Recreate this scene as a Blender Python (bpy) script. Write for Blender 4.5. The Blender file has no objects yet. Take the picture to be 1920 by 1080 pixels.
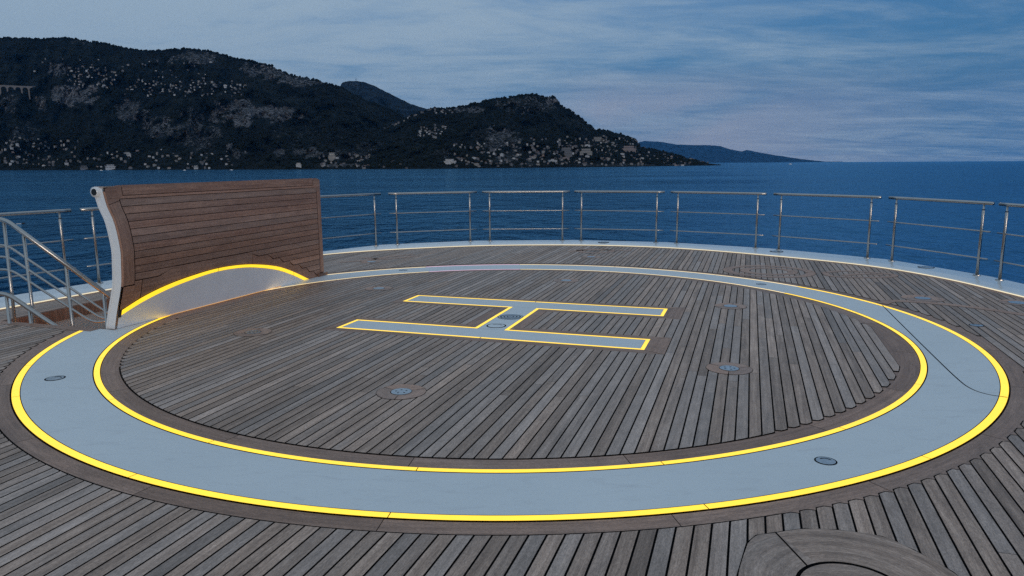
import bpy, bmesh, math, random
from mathutils import Vector, Matrix, noise
R = math.radians
random.seed(7)
S = bpy.context.scene
COL = S.collection

# ------------------------------------------------------------------ camera
F_PX, PITCH, ROLL = 1365.384, R(9.69561), R(-0.330564)
CAM = Vector((0.01835, -7.76384, 1.69))
cp, sp = math.cos(PITCH), math.sin(PITCH)
FW = Vector((0, cp, -sp)); UP0 = Vector((0, sp, cp)); RT0 = Vector((1, 0, 0))
RT = math.cos(ROLL) * RT0 + math.sin(ROLL) * UP0
UP = -math.sin(ROLL) * RT0 + math.cos(ROLL) * UP0
cam_d = bpy.data.cameras.new('camera')
cam = bpy.data.objects.new('camera', cam_d); COL.objects.link(cam)
M = Matrix((RT, UP, -FW)).transposed().to_4x4(); M.translation = CAM
cam.matrix_world = M
cam_d.sensor_width = 36; cam_d.lens = F_PX / 1920 * 36
cam_d.clip_start = 0.05; cam_d.clip_end = 60000
S.camera = cam

def ray(px, py):
    return FW + RT * ((px - 960) / F_PX) - UP * ((py - 540) / F_PX)
def bearing(px, py, D):
    """world point seen in direction px,py at horizontal distance D"""
    d = ray(px, py); k = D / math.hypot(d.x, d.y)
    return CAM + d * k
SEA_Z = -8.0
def on_level(px, py, z):
    d = ray(px, py); return CAM + d * ((z - CAM.z) / d.z)

# plank frame: t runs along the planks, w across them
TH = R(72.0)
TV = Vector((math.cos(TH), math.sin(TH), 0)); WV = Vector((math.sin(TH), -math.cos(TH), 0))
def tw(t, w, z=0.0):
    v = TV * t + WV * w
    return (v.x, v.y, z)
def to_tw(x, y):
    v = Vector((x, y, 0)); return v.dot(TV), v.dot(WV)

# ------------------------------------------------------------------ object helpers
def tag(o, label=None, cat=None, group=None, kind=None):
    if label: o['label'] = label
    if cat: o['category'] = cat
    if group: o['group'] = group
    if kind: o['kind'] = kind
    return o
def empty(name, loc=(0, 0, 0), rz=0.0):
    o = bpy.data.objects.new(name, None); o.empty_display_size = 0.1
    o.location = loc; o.rotation_euler = (0, 0, rz); COL.objects.link(o); return o

class MB:
    def __init__(s): s.v = []; s.f = []; s.uv = []; s.t = []; s.mi = []
    def face(s, pts, uvs=None, tint=(0.5, 0.5), mi=0):
        i = len(s.v); s.v += [tuple(p) for p in pts]
        s.f.append(list(range(i, i + len(pts))))
        s.uv.append(uvs if uvs else [(p[0], p[1]) for p in pts]); s.t.append(tint); s.mi.append(mi)
    def quadgrid(s, fn, nu, nv, mi=0, uvf=None, tint=(0.5, 0.5), closeu=False):
        base = len(s.v)
        for j in range(nv + 1):
            for i in range(nu + (0 if closeu else 1)):
                s.v.append(tuple(fn(i / nu, j / nv)))
        w = nu if closeu else nu + 1
        for j in range(nv):
            for i in range(nu):
                a = base + j * w + i; b = base + j * w + (i + 1) % w
                s.f.append([a, b, b + w, a + w])
                if uvf: s.uv.append([uvf(i / nu, j / nv), uvf((i + 1) / nu, j / nv), uvf((i + 1) / nu, (j + 1) / nv), uvf(i / nu, (j + 1) / nv)])
                else: s.uv.append([(0, 0)] * 4)
                s.t.append(tint); s.mi.append(mi)
    def box(s, lo, hi, fn=lambda x, y, z: (x, y, z), mi=0, tint=(0.5, 0.5)):
        (x0, y0, z0), (x1, y1, z1) = lo, hi
        P = lambda a, b, c: fn((x0, x1)[a], (y0, y1)[b], (z0, z1)[c])
        for q in (((0,0,0),(0,1,0),(1,1,0),(1,0,0)), ((0,0,1),(1,0,1),(1,1,1),(0,1,1)), ((0,0,0),(1,0,0),(1,0,1),(0,0,1)),
                  ((1,0,0),(1,1,0),(1,1,1),(1,0,1)), ((1,1,0),(0,1,0),(0,1,1),(1,1,1)), ((0,1,0),(0,0,0),(0,0,1),(0,1,1))):
            s.face([P(*k) for k in q], None, tint, mi)
    def tube(s, pts, r, n=10, cap=True, mi=0):
        pts = [Vector(p) for p in pts]; base = len(s.v)
        rr = r if isinstance(r, (list, tuple)) else [r] * len(pts)
        d0 = (pts[1] - pts[0]).normalized()
        ref = Vector((0, 0, 1)) if abs(d0.z) < 0.9 else Vector((1, 0, 0))
        a = d0.cross(ref).normalized()
        for i, p in enumerate(pts):
            d = (pts[min(i + 1, len(pts) - 1)] - pts[max(i - 1, 0)]).normalized()
            a = (a - d * a.dot(d)).normalized(); b = d.cross(a)
            for k in range(n):
                an = 2 * math.pi * k / n
                s.v.append(tuple(p + (a * math.cos(an) + b * math.sin(an)) * rr[i]))
        for i in range(len(pts) - 1):
            for k in range(n):
                q = base + i * n
                s.f.append([q + k, q + (k + 1) % n, q + n + (k + 1) % n, q + n + k]); s.uv.append([(0, 0)] * 4); s.t.append((.5, .5)); s.mi.append(mi)
        if cap:
            for e, rev in ((0, True), (len(pts) - 1, False)):
                L = [base + e * n + k for k in range(n)]
                s.f.append(L[::-1] if rev else L); s.uv.append([(0, 0)] * n); s.t.append((.5, .5)); s.mi.append(mi)
    def lathe(s, prof, n=32, c=(0, 0, 0), mi=0):
        base = len(s.v)
        for r_, z in prof:
            for k in range(n):
                a = 2 * math.pi * k / n
                s.v.append((c[0] + r_ * math.cos(a), c[1] + r_ * math.sin(a), c[2] + z))
        for i in range(len(prof) - 1):
            for k in range(n):
                q = base + i * n
                s.f.append([q + k, q + (k + 1) % n, q + n + (k + 1) % n, q + n + k]); s.uv.append([(0, 0)] * 4); s.t.append((.5, .5)); s.mi.append(mi)
    def build(s, name, mats, parent=None, smooth=False, clip=False):
        me = bpy.data.meshes.new(name)
        me.from_pydata(s.v, [], s.f)
        me.uv_layers.new(name='UVMap'); me.attributes.new('tint', 'FLOAT_COLOR', 'FACE')
        me.uv_layers['UVMap'].data.foreach_set('uv', [c for u in s.uv for q in u for c in (q[0], q[1])])
        me.attributes['tint'].data.foreach_set('color', [c for t in s.t for c in (t[0], t[1], 0.0, 1.0)])
        me.polygons.foreach_set('material_index', s.mi); me.polygons.foreach_set('use_smooth', [smooth] * len(s.f))
        for m in (mats if isinstance(mats, (list, tuple)) else [mats]): me.materials.append(m)
        if clip: clip_opening(me)
        o = bpy.data.objects.new(name, me); COL.objects.link(o)
        if parent: o.parent = parent
        return o
# the stair well under the lifted hatch is a rectangle in t,w
WA, WB, T0, T1 = -5.42, -3.83, -1.60, 2.38
def clip_opening(me):
    parts = []
    def cut(planes):
        b = bmesh.new(); b.from_mesh(me)
        bmesh.ops.triangulate(b, faces=[f for f in b.faces if len(f.verts) > 4])
        for co, no in planes:
            bmesh.ops.bisect_plane(b, geom=b.verts[:] + b.edges[:] + b.faces[:], plane_co=co, plane_no=no, clear_outer=True, dist=1e-6)
        return b
    w = lambda v: Vector(tw(0, v)); t = lambda v: Vector(tw(v, 0))
    sets = [[(w(WB), -WV)], [(w(WA), WV)], [(w(WB), WV), (w(WA), -WV), (t(T0), TV)], [(w(WB), WV), (w(WA), -WV), (t(T1), -TV)]]
    out = bmesh.new()
    for st in sets:
        b = cut(st); m2 = bpy.data.meshes.new('cut'); b.to_mesh(m2); b.free()
        if m2.polygons: out.from_mesh(m2)
        bpy.data.meshes.remove(m2)
    out.to_mesh(me); out.free()
def copy_tree(o, parent=None):
    c = o.copy(); COL.objects.link(c)
    if parent: c.parent = parent
    for ch in list(o.children): copy_tree(ch, c)
    return c

# ------------------------------------------------------------------ materials
def newmat(name):
    m = bpy.data.materials.new(name); m.use_nodes = True
    nt = m.node_tree; nt.nodes.clear()
    out = nt.nodes.new('ShaderNodeOutputMaterial'); b = nt.nodes.new('ShaderNodeBsdfPrincipled')
    nt.links.new(b.outputs[0], out.inputs[0])
    return m, nt, b
def N(nt, t, **kw):
    n = nt.nodes.new(t)
    for k, v in kw.items():
        if k in n.inputs: n.inputs[k].default_value = v
        else: setattr(n, k, v)
    return n
def L(nt, a, b): nt.links.new(a, b)
def math_n(nt, op, a, b=None, clamp=False):
    n = nt.nodes.new('ShaderNodeMath'); n.operation = op; n.use_clamp = clamp
    for i, x in enumerate((a, b)):
        if x is None: continue
        if isinstance(x, (int, float)): n.inputs[i].default_value = x
        else: nt.links.new(x, n.inputs[i])
    return n.outputs[0]
def mix(nt, fac, a, b, mode='MIX'):
    n = nt.nodes.new('ShaderNodeMix'); n.data_type = 'RGBA'; n.blend_type = mode
    for sock, x in ((n.inputs[0], fac), (n.inputs[6], a), (n.inputs[7], b)):
        if isinstance(x, (int, float)): sock.default_value = x
        elif isinstance(x, tuple): sock.default_value = (*x, 1) if len(x) == 3 else x
        else: nt.links.new(x, sock)
    return n.outputs[2]
def ramp(nt, fac, stops, interp='LINEAR'):
    n = nt.nodes.new('ShaderNodeValToRGB'); cr = n.color_ramp; cr.interpolation = interp
    while len(cr.elements) < len(stops): cr.elements.new(0.5)
    for e, (p, c) in zip(cr.elements, stops):
        e.position = p; e.color = (c, c, c, 1) if isinstance(c, (int, float)) else (*c, 1)
    nt.links.new(fac, n.inputs[0]); return n.outputs[0]
def simple(name, col, rough=0.5, metal=0.0, spec=0.5, nscale=None, namt=0.15, coat=0.0):
    m, nt, b = newmat(name)
    b.inputs['Roughness'].default_value = rough; b.inputs['Metallic'].default_value = metal
    b.inputs['Specular IOR Level'].default_value = spec; b.inputs['Coat Weight'].default_value = coat
    tc = N(nt, 'ShaderNodeTexCoord')
    nz = N(nt, 'ShaderNodeTexNoise', Scale=nscale or 6.0, Detail=6.0, Roughness=0.65); L(nt, tc.outputs['Object'], nz.inputs['Vector'])
    lo = tuple(c * (1 - namt) for c in col); hi = tuple(min(1, c * (1 + namt)) for c in col)
    L(nt, ramp(nt, nz.outputs['Fac'], [(0.3, lo), (0.7, hi)]), b.inputs['Base Color'])
    L(nt, math_n(nt, 'ADD', math_n(nt, 'MULTIPLY', nz.outputs['Fac'], 0.12), rough - 0.06), b.inputs['Roughness'])
    return m
def emit(name, col, strength, coat=True):
    m, nt, b = newmat(name)
    b.inputs['Base Color'].default_value = (0.5, 0.4, 0.08, 1); b.inputs['Roughness'].default_value = 0.3
    tc = N(nt, 'ShaderNodeTexCoord'); nz = N(nt, 'ShaderNodeTexNoise', Scale=3.0, Detail=2.0)
    L(nt, tc.outputs['Object'], nz.inputs['Vector'])
    L(nt, math_n(nt, 'MULTIPLY', math_n(nt, 'ADD', math_n(nt, 'MULTIPLY', nz.outputs['Fac'], 0.2), 0.9), strength), b.inputs['Emission Strength'])
    b.inputs['Emission Color'].default_value = (*col, 1)
    return m
def teak(name, dark, mid, light, grey, greyamt, rough=0.55, grain=1.0):
    m, nt, b = newmat(name)
    uv = N(nt, 'ShaderNodeUVMap'); uv.uv_map = 'UVMap'
    at = N(nt, 'ShaderNodeAttribute'); at.attribute_name = 'tint'
    sx = N(nt, 'ShaderNodeSeparateColor'); L(nt, at.outputs['Color'], sx.inputs[0])
    def nz(su, sv, scale, det, rgh=0.6, dist=0.0):
        mp = N(nt, 'ShaderNodeMapping'); mp.inputs['Scale'].default_value = (su, sv, 1)
        cmb = N(nt, 'ShaderNodeCombineXYZ'); L(nt, math_n(nt, 'MULTIPLY', sx.outputs[0], 137.0), cmb.inputs[2])
        L(nt, uv.outputs[0], mp.inputs['Vector'])
        va = N(nt, 'ShaderNodeVectorMath', operation='ADD'); L(nt, mp.outputs[0], va.inputs[0]); L(nt, cmb.outputs[0], va.inputs[1])
        n = N(nt, 'ShaderNodeTexNoise', Scale=scale, Detail=det, Roughness=rgh, Distortion=dist); L(nt, va.outputs[0], n.inputs['Vector'])
        return n.outputs['Fac']
    g1 = nz(1.3, 34, 1.0, 8, 0.72, 0.25)          # long grain streaks
    g2 = nz(22, 260, 1.0, 5, 0.75)           # fine pores
    bl = nz(1.1, 7.0, 1.0, 6, 0.65, 0.8)   # weathered blotches
    st = nz(3.0, 9.0, 1.0, 6, 0.7)         # stains
    v = math_n(nt, 'ADD', math_n(nt, 'MULTIPLY', g1, 0.62 * grain), math_n(nt, 'MULTIPLY', g2, 0.38))
    base = ramp(nt, v, [(0.34, dark), (0.5, mid), (0.66, light)])
    gm = math_n(nt, 'ADD', math_n(nt, 'MULTIPLY', bl, 0.9), math_n(nt, 'MULTIPLY', math_n(nt, 'SUBTRACT', sx.outputs[1], 0.5), 1.3))
    gmf = math_n(nt, 'MULTIPLY', ramp(nt, gm, [(0.25, 0.0), (0.72, 1.0)]), greyamt)
    gcol = mix(nt, 1.0, ramp(nt, v, [(0.3, 0.55), (0.7, 1.3)]), grey, 'MULTIPLY')
    c = mix(nt, gmf, base, gcol)
    val = math_n(nt, 'ADD', math_n(nt, 'MULTIPLY', sx.outputs[0], 1.0), 0.50)
    c = mix(nt, 1.0, c, val_to_rgb(nt, val), 'MULTIPLY')
    sp = nz(60, 170, 1.0, 3, 0.6); c = mix(nt, 1.0, c, ramp(nt, sp, [(0.32, 0.72), (0.68, 1.25)]), 'MULTIPLY')
    wz = nz(2.2, 5.0, 1.0, 7, 0.72, 1.2); c = mix(nt, 1.0, c, ramp(nt, wz, [(0.3, 0.78), (0.7, 1.2)]), 'MULTIPLY')
    c = mix(nt, ramp(nt, st, [(0.58, 0.0), (0.72, 0.5)]), c, tuple(x * 0.55 for x in mid))
    L(nt, c, b.inputs['Base Color'])
    L(nt, math_n(nt, 'ADD', math_n(nt, 'MULTIPLY', bl, 0.2), rough - 0.1), b.inputs['Roughness'])
    b.inputs['Specular IOR Level'].default_value = 0.5
    bp = N(nt, 'ShaderNodeBump', Strength=0.25, Distance=0.002); L(nt, v, bp.inputs['Height']); L(nt, bp.outputs[0], b.inputs['Normal'])
    return m
def val_to_rgb(nt, v):
    n = nt.nodes.new('ShaderNodeCombineColor')
    for i in range(3): nt.links.new(v, n.inputs[i])
    return n.outputs[0]

M_DECK = teak('weathered_teak', (0.19, 0.118, 0.083), (0.415, 0.275, 0.205), (0.66, 0.465, 0.36), (0.46, 0.355, 0.305), 0.72)
M_EDGE = teak('brown_teak', (0.25, 0.138, 0.094), (0.44, 0.258, 0.182), (0.58, 0.37, 0.27), (0.46, 0.325, 0.265), 0.42, grain=0.8)
M_SCREEN = teak('oiled_teak', (0.26, 0.125, 0.078), (0.48, 0.265, 0.18), (0.66, 0.40, 0.285), (0.55, 0.38, 0.30), 0.45, rough=0.5, grain=0.7)
M_CAULK = simple('black_caulk', (0.002, 0.002, 0.0025), 0.85, spec=0.04)
M_WHITE = simple('white_gelcoat', (0.84, 0.84, 0.84), 0.22, nscale=1.5, namt=0.04, coat=0.3)
M_CREAM = simple('cream_paint', (0.62, 0.58, 0.54), 0.45, nscale=2.0, namt=0.06)
M_STEEL = simple('polished_steel', (0.48, 0.455, 0.43), 0.25, metal=1.0, nscale=2.5, namt=0.06)
M_SOCKET = simple('brushed_socket', (0.46, 0.50, 0.54), 0.3, metal=0.9, nscale=60, namt=0.2)
M_BLACK = simple('black_rubber', (0.008, 0.008, 0.009), 0.5)
M_LED = emit('led_yellow', (1.0, 0.62, 0.012), 1.24)
M_LEDW = emit('led_cream', (1.0, 0.76, 0.46), 0.95)
M_LEDE = emit('led_pale', (1.0, 0.84, 0.64), 0.80)
M_LEDP = emit('led_pink', (0.85, 0.50, 0.78), 0.85)
M_LEDO = emit('led_amber', (1.0, 0.40, 0.09), 2.6)
M_LEDF = emit('led_dim_amber', (1.0, 0.45, 0.14), 0.55)
def ring_paint():
    m, nt, b = newmat('grey_nonslip_paint')
    tc = N(nt, 'ShaderNodeTexCoord')
    a = N(nt, 'ShaderNodeTexNoise', Scale=0.9, Detail=6.0, Roughness=0.6); L(nt, tc.outputs['Object'], a.inputs['Vector'])
    f = N(nt, 'ShaderNodeTexNoise', Scale=420.0, Detail=2.0); L(nt, tc.outputs['Object'], f.inputs['Vector'])
    mp = N(nt, 'ShaderNodeMapping'); mp.inputs['Scale'].default_value = (2.2, 7.0, 1); mp.inputs['Rotation'].default_value = (0, 0, 0.35)
    L(nt, tc.outputs['Object'], mp.inputs['Vector'])
    s = N(nt, 'ShaderNodeTexNoise', Scale=1.6, Detail=7.0, Roughness=0.7, Distortion=0.8); L(nt, mp.outputs[0], s.inputs['Vector'])
    c = ramp(nt, a.outputs['Fac'], [(0.3, (0.75, 0.775, 0.785)), (0.7, (0.82, 0.84, 0.845))])
    c = mix(nt, ramp(nt, s.outputs['Fac'], [(0.53, 0.0), (0.76, 0.6)]), c, (0.58, 0.58, 0.60))
    c = mix(nt, ramp(nt, f.outputs['Fac'], [(0.3, 0.22), (0.7, 0.0)]), c, (0.6, 0.61, 0.63))
    L(nt, c, b.inputs['Base Color']); b.inputs['Roughness'].default_value = 0.55; b.inputs['Specular IOR Level'].default_value = 0.3
    bp = N(nt, 'ShaderNodeBump', Strength=0.15, Distance=0.001); L(nt, f.outputs['Fac'], bp.inputs['Height']); L(nt, bp.outputs[0], b.inputs['Normal'])
    return m
M_RING = ring_paint()
M_PLATE = simple('matt_white_plate', (0.86, 0.85, 0.86), 0.6, nscale=2.0, namt=0.05, spec=0.2)

# ------------------------------------------------------------------ deck outline
def catmull(P, n=12):
    P = [Vector((p[0], p[1], 0)) for p in P]; out = []
    for i in range(len(P) - 1):
        p0 = P[i - 1] if i else P[0] * 2 - P[1]; p1 = P[i]; p2 = P[i + 1]; p3 = P[i + 2] if i + 2 < len(P) else P[-1] * 2 - P[-2]
        for k in range(n):
            u = k / n
            out.append(0.5 * ((2 * p1) + (p2 - p0) * u + (2 * p0 - 5 * p1 + 4 * p2 - p3) * u * u + (3 * p1 - p0 - 3 * p2 + p3) * u ** 3))
    out.append(P[-1]); return out
POSTS = [(-7.6, -10), (-7.6, -6), (-7.5, -3.2), (-7.2, -1.3), (-6.78, 0.42), (-6.06, 2.06), (-5.85, 2.46), (-5.05, 3.86), (-4.82, 4.21), (-3.68, 5.88 + .42), (-2.75, 7.03), (-2.35, 7.27), (-0.87, 7.82),
         (-0.45, 7.86), (1.11, 7.88), (1.51, 7.83), (3.03, 7.39), (3.42, 7.2), (4.74, 6.27), (5.08, 5.97), (6.14, 4.68), (6.36, 4.29), (6.78, 2.7), (6.82, 2.26), (6.86, 0.65), (6.85, -1), (6.75, -4), (6.6, -10)]
POSTS[9] = (-3.86, 5.62)
INNER = [(-7.1, -10), (-7.1, -6), (-7.0, -3.2), (-6.75, -1.2), (-6.42, 0.1), (-6.11, .78), (-5.85, 1.4), (-5.54, 2.14), (-4.9, 3.72), (-4.3, 4.98), (-3.52, 5.98), (-2.52, 6.66), (-.86, 7.27),
         (.69, 7.40), (2.1, 7.20), (3.41, 6.6), (4.56, 5.6), (5.76, 4.19), (6.28, 2.80), (6.42, 1.09), (6.42, -1), (6.32, -4), (6.2, -10)]
PC = catmull(POSTS, 10); WI = catmull(INNER, 10)
def resample(C, n):
    d = [0]
    for a, b in zip(C, C[1:]): d.append(d[-1] + (b - a).length)
    out = []; j = 0
    for i in range(n + 1):
        s = d[-1] * i / n
        while j < len(d) - 2 and d[j + 1] < s: j += 1
        u = (s - d[j]) / max(1e-9, d[j + 1] - d[j]); out.append(C[j].lerp(C[j + 1], min(1, max(0, u))))
    return out, d[-1]
def offset(C, o):
    out = []
    for i, p in enumerate(C):
        d = (C[min(i + 1, len(C) - 1)] - C[max(i - 1, 0)]).normalized()
        out.append(p + Vector((d.y, -d.x, 0)) * o)      # positive: to the inside (curve runs left -> bow -> right)
    return out
WIr, WIlen = resample(WI, 300)
PCr, PClen = resample(PC, 300)
OUT = offset(PCr, -0.09)
EDGE_IN = offset(WIr, 0.10)           # inside edge of the border plank
def band(mb, A, B, za, zb, tint=(.5, .5), mi=0, uscale=1.0):
    s = 0
    for i in range(len(A) - 1):
        a0, a1, b0, b1 = A[i], A[i + 1], B[i], B[i + 1]; l = (a1 - a0).length
        mb.face([(a0.x, a0.y, za), (b0.x, b0.y, zb), (b1.x, b1.y, zb), (a1.x, a1.y, za)], [(s, 0), (s, .1), (s + l, .1), (s + l, 0)], tint, mi); s += l

deck = empty('deck'); tag(deck, 'grey weathered teak helicopter deck with black seams and a white outer edge', 'deck', kind='structure')
# black base sheet
mb = MB()
poly = [(p.x, p.y, -0.006) for p in WIr]
cx, cy = 0.0, -2.0
for i in range(len(poly) - 1):
    mb.face([(cx, cy, -0.006), poly[i + 1], poly[i]])
mb.face([(cx, cy, -0.006), poly[0], poly[-1]])
mb.build('caulking', M_CAULK, deck, clip=True)

# ------------------------------------------------------------------ planking
PW, GAP = 0.0800, 0.0106
R_IN, R_OUT = 3.757, 4.648
HB = dict(w0=-1.652, w1=1.563, near=(-0.842, -0.412), far=(0.716, 1.158), cw0=-0.254, cw1=0.116)
hm = 0.118
# border boards of the letter, snapped to plank seams
snap = lambda w: round(w / PW) * PW
HW0, HW1 = snap(-1.80), snap(1.72)
CW0, CW1 = snap(-0.254 - 0.12), snap(0.116 + 0.12)
HEX = [(HW0, HW1, HB['near'][0] - hm, HB['near'][1] + hm), (HW0, HW1, HB['far'][0] - hm, HB['far'][1] + hm), (CW0, CW1, HB['near'][1], HB['far'][0])]
def subtract(iv, a, b):
    out = []
    for x, y in iv:
        if b <= x or a >= y: out.append((x, y)); continue
        if a > x: out.append((x, a))
        if b < y: out.append((b, y))
    return out
def trange(w, C):
    ts = []
    for p, q in zip(C, C[1:]):
        t1, w1 = to_tw(p.x, p.y); t2, w2 = to_tw(q.x, q.y)
        if (w1 - w) * (w2 - w) <= 0 and w1 != w2: ts.append(t1 + (t2 - t1) * (w - w1) / (w2 - w1))
    return ts
planks = MB(); seams = MB()
def add_plank(pa, pb, split=True, g=GAP):
    """pa: (t_low, t_high) edge a ; pb edge b given as polylines in t,w  -> ring of (t,w)"""
    pass
def plank_poly(low, high, a, b):
    """low/high: list of (w,t) from a to b giving the two ends"""
    g = GAP / 2
    wclip = lambda w: min(max(w, a + g), b - g)
    t_lo = max(t for _, t in low); t_hi = min(t for _, t in high)
    # butt joints
    cuts = []
    t = t_lo + random.uniform(0.9, 3.4)
    while t < t_hi - 0.8:
        cuts.append(t); t += random.uniform(1.7, 3.6)
    segs = []; cur = low
    for c in cuts:
        segs.append((cur, [(a, c - .0018), (b, c - .0018)])); cur = [(a, c + .0018), (b, c + .0018)]
    segs.append((cur, high))
    ext = lambda P: 0.0120 * math.hypot(1.0, min(2.2, abs(P[-1][1] - P[0][1]) / max(1e-6, b - a)))
    el, eh = ext(low), ext(high)
    big = [(w, t - el) for w, t in low] + [(w, t + eh) for w, t in high][::-1]
    seams.face([tw(t, w, -0.0022) for w, t in big])
    for lo, hi in segs:
        ring = [(wclip(w), t) for w, t in lo] + [(wclip(w), t) for w, t in hi][::-1]
        cl = [ring[0]]
        for q in ring[1:]:
            if abs(q[0] - cl[-1][0]) + abs(q[1] - cl[-1][1]) > 1e-4: cl.append(q)
        if len(cl) < 3: continue
        u0 = random.uniform(0, 50)
        tint = (min(1, max(0, random.gauss(0.52, 0.15))), min(1, max(0, random.gauss(0.45, 0.33))))
        planks.face([tw(t, w, 0) for w, t in cl], [(t + u0, w) for w, t in cl], tint)
def arc_end(a, b, Rr, sign, convex):
    """end polyline (w,t) of a plank a..b on a circle; convex True: plank lies inside the circle"""
    f = lambda w: sign * math.sqrt(max(0, Rr * Rr - w * w))
    inner_a = abs(a) < abs(b)
    mid = 0.5 * (a + b)
    if abs(mid) > 2.62 and abs(mid) < Rr - 0.02:
        tm = f(a + (b - a) * 0.5)
        if convex:   # long edge is the one nearer the centre line: cut square at half width
            if inner_a: return [(a, tm), (mid, tm), ((mid + b) / 2, f((mid + b) / 2)), (b, f(b))]
            return [(a, f(a)), ((mid + a) / 2, f((mid + a) / 2)), (mid, tm), (b, tm)]
        else:        # outside: the tip edge is the one farther from the centre line
            if inner_a: return [(a, f(a)), ((mid + a) / 2, f((mid + a) / 2)), (mid, tm), (b, tm)]
            return [(a, tm), (mid, tm), ((mid + b) / 2, f((mid + b) / 2)), (b, f(b))]
    return [(a + (b - a) * k / 4, f(a + (b - a) * k / 4)) for k in range(5)]
k = -int(6.9 / PW)
while k * PW < 6.6:
    a, b = k * PW, (k + 1) * PW; mid = (a + b) / 2; k += 1
    # inside the landing circle
    if abs(mid) < R_IN - 0.02 and max(abs(a), abs(b)) < R_IN:
        lo = arc_end(a, b, R_IN, -1, True); hi = arc_end(a, b, R_IN, 1, True)
        iv = [(-99, 99)]
        for w0, w1, t0, t1 in HEX:
            if w0 - 1e-4 < mid < w1 + 1e-4: iv = subtract(iv, t0, t1)
        for x, y in iv:
            plank_poly(lo if x == -99 else [(a, x), (b, x)], hi if y == 99 else [(a, y), (b, y)], a, b)
    # outside it
    ra, rb = sorted(trange(a, EDGE_IN)), sorted(trange(b, EDGE_IN))
    if not ra and not rb: continue
    BOT = -3.2 - 9.0
    ta = ra[-1] if ra else (rb[-1]); tb = rb[-1] if rb else ra[-1]
    la = ra[0] if len(ra) > 1 else BOT; lb = rb[0] if len(rb) > 1 else BOT
    if abs(mid) > R_OUT or max(abs(a), abs(b)) > R_OUT: segs = [([(a, la), (b, lb)], [(a, ta), (b, tb)])]
    else:
        segs = [([(a, la), (b, lb)], arc_end(a, b, R_OUT, -1, False)), (arc_end(a, b, R_OUT, 1, False), [(a, ta), (b, tb)])]
    for lo, hi in segs:
        if min(t for _, t in hi) - max(t for _, t in lo) < 0.02: continue
        if WA - 0.06 < mid < WB - 0.08:      # stair well with its border boards
            n0, n1 = T0 - 0.13, T1 + 0.12
            l_, h_ = max(t for _, t in lo), min(t for _, t in hi)
            if l_ < n0: plank_poly(lo, hi if h_ < n0 else [(a, n0), (b, n0)], a, b)
            if h_ > n1: plank_poly(lo if l_ > n1 else [(a, n1), (b, n1)], hi, a, b)
        else: plank_poly(lo, hi, a, b)
seams.build('seam', M_CAULK, deck); planks.build('planking', M_DECK, deck)

# ------------------------------------------------------------------ border boards
def annulus(mb, r0, r1, a0, a1, z, tint=(.5, .5), mi=0, step=R(1.2), uo=0.0):
    n = max(1, int(abs(a1 - a0) / step))
    for i in range(n):
        p, q = a0 + (a1 - a0) * i / n, a0 + (a1 - a0) * (i + 1) / n
        P = lambda r_, an: (r_ * math.cos(an), r_ * math.sin(an), z)
        mb.face([P(r0, p), P(r1, p), P(r1, q), P(r0, q)], [(p * r0 + uo, r0), (p * r0 + uo, r1), (q * r0 + uo, r1), (q * r0 + uo, r0)], tint, mi)
board = MB()
def joints(xy): return [math.atan2(y, x) for x, y in xy]
ang_o = sorted(joints([(-4.05, -2.30), (-3.0, -3.37), (-1.93, -4.12), (-0.62, -4.56), (0.80, -4.50), (1.95, -4.13), (3.0, -3.45), (3.85, -2.45), (4.37, -1.35), (4.58, 0.3), (4.4, 1.25), (3.8, 2.5), (2.8, 3.6), (1.4, 4.36), (0, 4.58), (-1.4, 4.36), (-2.6, 3.77)]))
ang_i = sorted(joints([(-1.75, -3.40), (-0.57, -3.80), (0.68, -3.78), (1.98, -3.26), (2.9, -2.5), (3.55, -1.40), (3.83, -0.2), (3.72, 1.0), (3.1, 2.25), (2.1, 3.2), (0.8, 3.75), (-0.6, 3.78), (-2.0, 3.26), (-3.1, 2.25), (-3.7, -1.0), (-3.0, -2.4)]))
def ring_boards(r0, r1, angs, zz, g=0.002):
    for i, a0 in enumerate(angs):
        a1 = angs[(i + 1) % len(angs)] + (2 * math.pi if i == len(angs) - 1 else 0)
        gg = g / r0
        annulus(board, r0, r1, a0 + gg, a1 - gg, zz, (random.uniform(.35, .65), random.uniform(.1, .6)), uo=random.uniform(0, 40))
ring_boards(4.518, 4.648 + 0.16, ang_o, -0.0032)
ring_boards(3.757 - 0.20, 3.906, ang_i, -0.0032)
board.build('margin_board', M_EDGE, deck, clip=True)
mb = MB()
band(mb, WIr, offset(WIr, 0.098), 0.0, 0.0, (0.5, 0.25))
mb.build('edge_board', M_EDGE, deck)
# stair well border
mb = MB()
def trap(mb, pts, z, along, tint=None):
    u0 = random.uniform(0, 30)
    mb.face([tw(t, w, z) for t, w in pts], [((t if along == 't' else w) + u0, (w if along == 't' else t)) for t, w in pts], tint or (random.uniform(.4, .6), random.uniform(.1, .5)))
trap(mb, [(T0 - .126, WA - .05), (T0 - .126, -4.62), (T0, -4.62), (T0, WA - .05)], 0.001, 'w')
trap(mb, [(T0 - .126, -4.616), (T0 - .126, -4.02), (T0 + .0, -4.02), (T0, -4.616)], 0.001, 'w')
trap(mb, [(T0, WA - .05), (T0, WA), (T1, WA), (T1, WA - .05)], 0.001, 't')
trap(mb, [(T1, WA), (T1, -3.95), (T1 + .116, -3.95), (T1 + .116, WA)], 0.001, 'w')
mb.build('well_border_board', M_EDGE, deck)

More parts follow.
